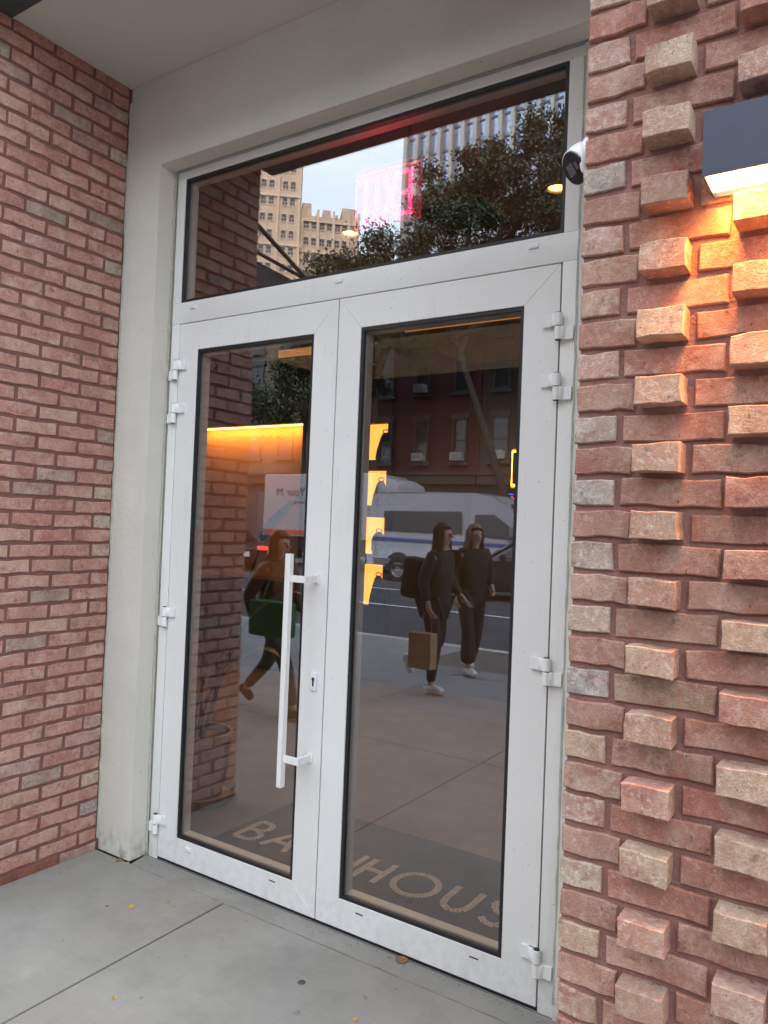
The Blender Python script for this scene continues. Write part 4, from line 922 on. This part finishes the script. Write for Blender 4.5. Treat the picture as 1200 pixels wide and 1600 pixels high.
# sedans
def car(loc, rz, label, paint, lights_on_head=True, lights_on_tail=True):
    c = empty('car', loc, rz, label, 'car')
    lofted([([(-2.3, .35), (-2.35, .75), (-2.2, .98), (-1.2, 1.02), (1.0, .98), (2.0, .86), (2.35, .68), (2.38, .35), (1.9, .22), (-1.9, .22)], .90)], 'body', paint, c, .07)
    b = MB(); pf = [(-2.0, 1.0), (-1.35, 1.42), (-.2, 1.48), (.45, 1.40), (1.2, .97)]
    lo = [(x, .84, z) if z < 1.1 else (x, .62, z) for x, z in pf]; vs = lo+[(x, -y, z) for x, y, z in lo]; n = 5
    b.add(vs, [(i, i+1, i+1+n, i+n) for i in range(n-1)]+[tuple(range(n)), tuple(range(2*n-1, n-1, -1))]).build('cabin', paint, c, bevel=.04, seg=2)
    for sg_ in (1, -1):
        q_ = [(-1.5, 1.06), (-1.15, 1.38), (-.2, 1.43), (.38, 1.36), (.95, 1.03)]
        g_ = MB(); vv = [(x, (.84-(z-1.0)*.5+.008)*sg_, z) for x, z in q_]; g_.add(vv+[(x, y-.01*sg_, z) for x, y, z in vv], [(0, 1, 2, 3, 4), (9, 8, 7, 6, 5)]+[(i, (i+1) % 5, (i+1) % 5+5, i+5) for i in range(5)]).build('side_window', M_VGL, c)
        for x in (-1.4, 1.45): wheel(c, x, .82*sg_, .33, .33, .22, sg_)
        MB().box(2.25, 2.42, .52*sg_, .84*sg_, .60, .76).build('headlight', M_HEADL if lights_on_head else M_RIM, c, bevel=.02)
        MB().box(-2.40, -2.24, .50*sg_, .86*sg_, .72, .84).build('tail_light', M_TAIL if lights_on_tail else MATS['lens_red'], c, bevel=.02)
        MB().box(.75, .92, .86*sg_, 1.02*sg_, 1.0, 1.14).build('mirror', paint, c, bevel=.02)
    MB().prism([(-1.98, 1.03), (-1.38, 1.40), (-1.40, 1.43), (-2.01, 1.06)], 'y', -.6, .6).build('rear_window', M_VGL, c); MB().prism([(.50, 1.39), (1.16, 1.0), (1.19, 1.03), (.53, 1.42)], 'y', -.62, .62).build('windscreen', M_VGL, c)
    MB().box(-2.385, -2.35, -.16, .16, .50, .66).build('licence_plate', M_SHOE, c)
    MB().box(-1.5, -1.38, -.2, .2, 1.40, 1.44).build('brake_light', M_TAIL if lights_on_tail else M_VGL, c)
    return c
car((-17.3, -17.0, -.15), pi+.28, 'dark car seen from behind with three red tail lights lit, left pane reflection', M_CARB, False, True)
car((-4.5, -15.6, -.15), pi-.45, 'black car with glowing headlights in front of the silver van', M_CARB, True, False)

# ---- buildings opposite
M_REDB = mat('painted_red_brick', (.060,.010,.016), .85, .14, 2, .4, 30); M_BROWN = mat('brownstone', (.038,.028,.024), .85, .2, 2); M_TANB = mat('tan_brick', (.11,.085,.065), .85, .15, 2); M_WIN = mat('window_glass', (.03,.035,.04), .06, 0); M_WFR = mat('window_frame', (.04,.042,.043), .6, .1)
M_ACW = mat('ac_white', (.30,.30,.29), .5, .1, 10); M_SHOP = mat('shopfront_dark', (.03,.025,.022), .5, .3, 3)
wcache = {}
def window_meshes(wd, hh, fm):
    k = (wd, hh, fm.name)
    if k not in wcache:
        b = MB(); t = .07
        b.box(-wd/2, wd/2, 0, .09, 0, t).box(-wd/2, wd/2, 0, .09, hh-t, hh).box(-wd/2, -wd/2+t, 0, .09, t, hh-t).box(wd/2-t, wd/2, 0, .09, t, hh-t).box(-wd/2+t, wd/2-t, 0, .075, hh*.5-.03, hh*.5+.03).box(-wd/2-.12, wd/2+.12, 0, .16, -.14, -.002).box(-wd/2-.1, wd/2+.1, 0, .12, hh+.002, hh+.24)
        o = b.build('window', fm); p = MB().box(-wd/2+t, wd/2-t, 0, .03, t, hh-t).build('pane', M_WIN)
        wcache[k] = (o.data, p.data); bpy.data.objects.remove(o); bpy.data.objects.remove(p)
    return wcache[k]
def ac(par, x, z):
    a = empty('air_conditioner', (x, .25, z), 0, parent=par)
    MB().box(-.27, .27, -.2, .20, 0, .36).build('case', M_ACW, a, bevel=.01)
    g_ = MB()
    for k in range(4): g_.box(-.22, .22, .201, .208, .06+.07*k, .09+.07*k)
    g_.build('grille', M_CHR, a)
def rowhouse(x0, x1, hgt, wallm, cols, zs_, wd, hh, label, fm=M_WFR, acs=(), y=-28.0, shop=True, nm='row_house'):
    h = empty(nm, ((x0+x1)/2, y, 0), 0, label, 'building', 'buildings across the avenue'); W_ = (x1-x0)/2
    MB().box(-W_, W_, -12, 0, 3.9 if shop else 0, hgt).build('wall', wallm, h)
    if shop:
        MB().box(-W_, W_, -12, -.12, 0, 3.9).build('shopfront', M_SHOP, h); MB().box(-W_+.02, W_-.02, -.11, .28, 3.55, 3.95).box(-W_, W_, .0, .35, 3.96, 4.10).build('shop_cornice', M_BROWN, h)
        for k in range(3):
            xx = -W_+ (k+.5)*2*W_/3; MB().box(xx-.75, xx+.75, -.119, -.09, .5, 3.1).build('shop_window', M_WIN, h)
    MB().box(-W_, W_, .0, .5, hgt-.5, hgt).box(-W_, W_, 0, .25, hgt-.9, hgt-.51).build('cornice', fm, h)
    for z in zs_:
        for k in range(cols):
            x = -W_+2*W_*(k+.5)/cols; a, b_ = window_meshes(wd, hh, fm); wo = link_mesh('window', a, h, (x, .0, z)); link_mesh('pane', b_, wo)
    for k, z in acs: ac(h, -W_+2*W_*(k+.5)/cols, z)
    return h
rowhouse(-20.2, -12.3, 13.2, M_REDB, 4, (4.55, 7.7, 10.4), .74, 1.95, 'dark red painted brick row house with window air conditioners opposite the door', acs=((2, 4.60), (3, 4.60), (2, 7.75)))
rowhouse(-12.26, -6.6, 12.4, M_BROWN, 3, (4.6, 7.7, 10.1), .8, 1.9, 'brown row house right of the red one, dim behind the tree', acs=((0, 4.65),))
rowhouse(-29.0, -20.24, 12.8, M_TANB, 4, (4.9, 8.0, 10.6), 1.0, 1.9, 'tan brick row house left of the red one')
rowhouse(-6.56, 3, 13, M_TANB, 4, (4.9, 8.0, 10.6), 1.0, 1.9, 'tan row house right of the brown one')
rowhouse(-45, -29.04, 13.5, M_BROWN, 6, (4.9, 8.0, 10.8), 1.1, 2.0, 'wide brown building at the far left of the row opposite')
rowhouse(-70, -45.04, 12.2, M_TANB, 8, (4.9, 8.0), 1.1, 2.0, 'long tan building furthest left along the avenue')
rowhouse(3.04, 30, 14, M_BROWN, 8, (4.9, 8.0, 10.8), 1.1, 2.0, 'long brown building furthest right along the avenue')
# warm lit shop window, LED sign
tag(MB().box(-1.0, .45, 0, .02, 0, .75).build('lit_window', emit('shop_warm', (1, .55, .2), .55), None, (-12.4, -28.08, 2.35)), 'warm lit shop window across the street, above the van roof', 'shop window')
led = empty('led_sign', (-10.6, -27.9, 2.95), 0, 'small red and blue dotted LED sign across the street', 'led sign')
MB().box(-.5, .5, -.05, 0, -.22, .22).build('panel', M_BLACK, led)
r_ = MB(); bl_ = MB()
for k in range(9):
    for j in (-1, 0, 1):
        if (k+j) % 2: r_.box(-.36+k*.09-.018, -.36+k*.09+.018, .0, .02, j*.07-.018, j*.07+.018)
for k in range(12): bl_.box(-.46+k*.083-.015, -.46+k*.083+.015, 0, .02, .165, .195).box(-.46+k*.083-.015, -.46+k*.083+.015, 0, .02, -.195, -.165)
r_.build('red_dots', emit('led_red', (1, .02, .08), 6), led); bl_.build('blue_dots', emit('led_blue', (.05, .1, 1), 6), led)
# stone tower
M_STONE = mat('tower_stone', (.60,.43,.29), .85, .18, .4); M_STONE2 = mat('tower_trim', (.70,.53,.38), .85, .1, .3); M_TWIN = mat('tower_window', (.06,.06,.065), .2, .2, .5)
TR = rad(-42)
tw = empty('stone_tower', (-75.6, -90, 0), TR, 'tall tan stone tower with paired windows mirrored at the left of the transom', 'building')
MB().box(-32, -.05, -24, 0, 0, 84).build('wall', M_STONE, tw); MB().box(0, 9.3, -22, -1.0, 0, 50.6).build('wall', M_STONE, tw)
for x0, x1, z in ((.1, 1.6, 52.6), (3.4, 4.6, 51.8), (6.4, 8.4, 52.4)): MB().box(x0, x1, -9, -1.0, 50.6, z).build('parapet_block', M_STONE, tw)
for k in range(9): MB().box(.25+k*1.03, .62+k*1.03, -1.8, -.95, 50.6, 50.85+.3*((k*7) % 3)/2).build('finial', M_STONE2, tw)
for k in range(9): MB().box(-.30-.25-k*3.4-.0, -.30+.05-k*3.4, .0, .45, 0, 84).box(-1.9-.12-k*3.4-.2, -1.9-.0-k*3.4-.2, 0, .2, 0, 84).build('pilaster', M_STONE2, tw)
for x in (.15, 2.65, 5.1, 7.55, 9.1): MB().box(x-.18, x+.18, -1.0, -.6, 0, 51.6).build('pilaster', M_STONE2, tw)
for z in (29, 36.9, 44.9, 52.8, 60.8, 74): MB().box(-32, 0, .0, .3, z, z+.35).build('band', M_STONE2, tw)
for z in (36.6, 44.6, 49.6): MB().box(.0, 9.3, -1.0, -.7, z, z+.3).build('band', M_STONE2, tw)
b = MB(); b.box(-.46, .46, 0, .12, -.08, .06).box(-.46, .46, 0, .10, 1.24, 1.4).box(-.46, -.38, 0, .1, .06, 1.24).box(.38, .46, 0, .1, .06, 1.24).box(-.38, .38, 0, .08, .62, .68).box(-.03, .03, 0, .06, .06, .62).box(-.38, .38, 0, .03, .06, .62, 1).box(-.38, .38, 0, .03, .68, 1.24, 1)
wt = b.build('window', [M_STONE2, M_TWIN]); wme = wt.data; bpy.data.objects.remove(wt)
for p in range(7):
    for r in range(15):
        for dx in (-.62, .62): link_mesh('window', wme, tw, (-2.15-3.4*p+dx, .0, 27.6+r*2.65))
for p in range(3):
    for r in range(8):
        for dx in (-.58, .58): link_mesh('window', wme, tw, (1.42+2.45*p+dx, -1.0, 30.1+r*2.62))
ex_, ny_ = Vector((cos(TR), sin(TR), 0)), Vector((-sin(TR), cos(TR), 0))
wl_ = Vector((-75.6, -90, 0))+ex_*8.2-ny_*6
wf = empty('water_tank_frame', (wl_.x, wl_.y, 50.6), 0, 'skeletal rooftop tank frame on the stone tower shoulder', 'roof frame')
b = MB()
for a in range(4): b.cyl((1.1*cos(a*pi/2), 1.1*sin(a*pi/2), 0), (.9*cos(a*pi/2), .9*sin(a*pi/2), 3.4), .07, n=6).cyl((1.1*cos(a*pi/2), 1.1*sin(a*pi/2), 0), (.9*cos((a+1)*pi/2), .9*sin((a+1)*pi/2), 2.0), .05, n=6)
b.tube([(1.0*cos(t), 1.0*sin(t), 3.4) for t in [2*pi*i/12 for i in range(13)]], .07, 6).build('frame', M_STEEL, wf)
# glass tower
gt_ = empty('glass_tower', (-40, -90, 0), 0, 'tall glass tower with pale vertical fins behind the reflected tree', 'building')
M_CURT = mat('curtain_glass', (.48,.56,.68), .14, .3, .3, metal=.9); M_FIN = mat('tower_fin', (.40,.38,.34), .6, .1, .3); M_SLABE = mat('floor_edge', (.12,.13,.15), .5, .1)
MB().box(-16, 28, -30, 0, 0, 96).build('core', M_SLABE, gt_)
for k in range(24):
    x = -16+k*1.84; MB().box(x+.02, x+1.82, .0, .10, 0, 96).build('glass_bay', M_CURT, gt_); MB().box(x-.28, x+.28, .1, .95, 0, 96.5).build('fin', M_FIN, gt_)
fl = MB()
for z in range(3, 96, 3): fl.box(-16, 28, .1, .22, z, z+.28)
fl.build('floor_band', M_SLABE, gt_)
# ---- neighbour's canopy with rods, just left of the recess
cn = empty('canopy', (-1.4, -.80, 3.0), 0, 'black flat canopy hung on two slanting rods from the neighbouring front', 'canopy')
MB().prism([(-.02, 0), (-.02, .20), (-.66, .17), (-.66, -.02)], 'x', -1.3, .86).build('deck', M_STEEL, cn, bevel=.004)
for x in (.93, -.9):
    MB().cyl((x, -.03, .42), (x, -.68, .16), .014, n=10).cyl((x-.04, .0, .24), (x-.04, -.68, .20), .012, n=10).build('rod', M_STEEL, cn)
    MB().box(x-.03, x+.03, -.012, .0, .36, .46).build('wall_plate', M_STEEL, cn)

# ---- trees
def leafmat(name, col):
    m, N, L, P = newmat(name); P.inputs['Roughness'].default_value = .6; ge = N.new('ShaderNodeNewGeometry')
    r = N.new('ShaderNodeValToRGB'); r.color_ramp.elements[0].color = (*[c*.55 for c in col], 1); r.color_ramp.elements[1].color = (*[c*1.5 for c in col], 1)
    L.new(ge.outputs['Random Per Island'], r.inputs[0]); L.new(r.outputs[0], P.inputs['Base Color']); return m
M_CROWN = leafmat('crown_green', (.032, .044, .012)); M_BARK = mat('bark', (.022,.018,.015), .95, .35, 4, 1, 20)
def tree(loc, trunk_pts, radii, blobs, nleaf, lsz, label, seed):
    g = np.random.default_rng(seed); t = empty('street_tree', loc, 0, label, 'tree', 'street trees across the avenue')
    MB().tube(trunk_pts, radii, 10).build('trunk', M_BARK, t, smooth=True)
    top = Vector(trunk_pts[-1]); mid = Vector(trunk_pts[-2]); lb = MB()
    C_ = []; 
    for (cx, cy, cz, rx, ry, rz_, k) in blobs:
        src = mid.lerp(top, random.random()); e = Vector((cx, cy, cz)); m_ = src.lerp(e, .5)+Vector((0, 0, .4)); lb.tube([src, m_, e], [.16, .10, .04], 6)
        for _ in range(k):
            d = g.normal(size=3); d /= np.linalg.norm(d); rr = g.uniform(.25, 1)**.55
            c = np.array([cx, cy, cz])+d*rr*np.array([rx, ry, rz_]); C_.append((c, g.uniform(.28, .72)))
            if g.random() < .25: lb.tube([e, e.lerp(Vector(c), .6)+Vector((0, 0, .15)), Vector(c)], [.04, .025, .01], 4)
    lb.build('limbs', M_BARK, t)
    n = nleaf; idx = g.integers(0, len(C_), n); cc = np.array([C_[i][0] for i in idx]); rr = np.array([C_[i][1] for i in idx])
    p = cc+g.normal(size=(n, 3))*rr[:, None]*np.array([.62, .62, .5])
    a = g.normal(size=(n, 3)); a /= np.linalg.norm(a, axis=1)[:, None]; b_ = np.cross(a, g.normal(size=(n, 3))); b_ /= np.linalg.norm(b_, axis=1)[:, None]
    s_ = g.uniform(.6, 1.3, n)[:, None]*lsz
    V_ = np.stack([p-a*s_, p+b_*s_*.55, p+a*s_, p-b_*s_*.55], 1).reshape(-1, 3)
    me = bpy.data.meshes.new('crown'); me.vertices.add(4*n); me.vertices.foreach_set('co', V_.ravel()); me.loops.add(4*n); me.loops.foreach_set('vertex_index', np.arange(4*n)); me.polygons.add(n); me.polygons.foreach_set('loop_start', np.arange(n)*4); me.polygons.foreach_set('loop_total', np.full(n, 4)); me.update(); me.validate()
    me.materials.append(M_CROWN); o = link_mesh('crown', me, t); o['kind'] = 'stuff'
    return t
tree((-8.6, -23.6, 0), [(0, 0, 0), (-.3, 0, 2.5), (-1.2, 0, 5), (-2.4, 0, 8), (-2.9, .2, 10.5)], [.19, .16, .14, .11, .08],
     [(-3.5, 0, 12.6, 2.6, 2.2, 2.2, 26), (-.5, .5, 12.8, 2.6, 2.4, 2.6, 26), (2.0, .3, 12.8, 2.2, 2.2, 2.6, 22), (-2.2, -.3, 15.2, 2.0, 1.9, 1.6, 18), (1.0, 0, 15.3, 1.9, 1.8, 1.6, 16), (-5.5, 0, 11.6, 1.9, 1.8, 1.9, 16), (-3.8, .2, 9.6, 1.6, 1.5, 1.0, 10), (3.6, .2, 10.6, 1.6, 1.6, 1.6, 12)], 78000, .076, 'tall leaning street tree with a wide crown filling the right of the transom reflection', 3)
tree((-18.6, -23.4, 0), [(0, 0, 0), (.1, 0, 2.5), (0, 0, 5), (.1, 0, 7)], [.22, .19, .15, .10],
     [(-1.2, 0, 7.2, 2.0, 1.9, 1.7, 18), (1.2, .2, 7.8, 2.0, 1.9, 1.8, 18), (.2, 0, 10.2, 1.8, 1.7, 1.8, 16), (2.0, 0, 11.8, 1.4, 1.4, 1.3, 10)], 36000, .085, 'smaller street tree left of the leaning one, behind the left pane reflection', 5)
tree((-15.5, -24.4, 0), [(0, 0, 0), (.1, 0, 2.5), (0, 0, 5), (.0, 0, 8.5)], [.18, .16, .14, .10],
     [(-.9, 0, 9.2, 1.7, 1.7, 1.9, 16), (.8, .2, 9.4, 1.5, 1.5, 1.8, 14), (-.6, 0, 11.4, 1.5, 1.5, 1.6, 14)], 26000, .085, 'slim street tree between the two others', 9)
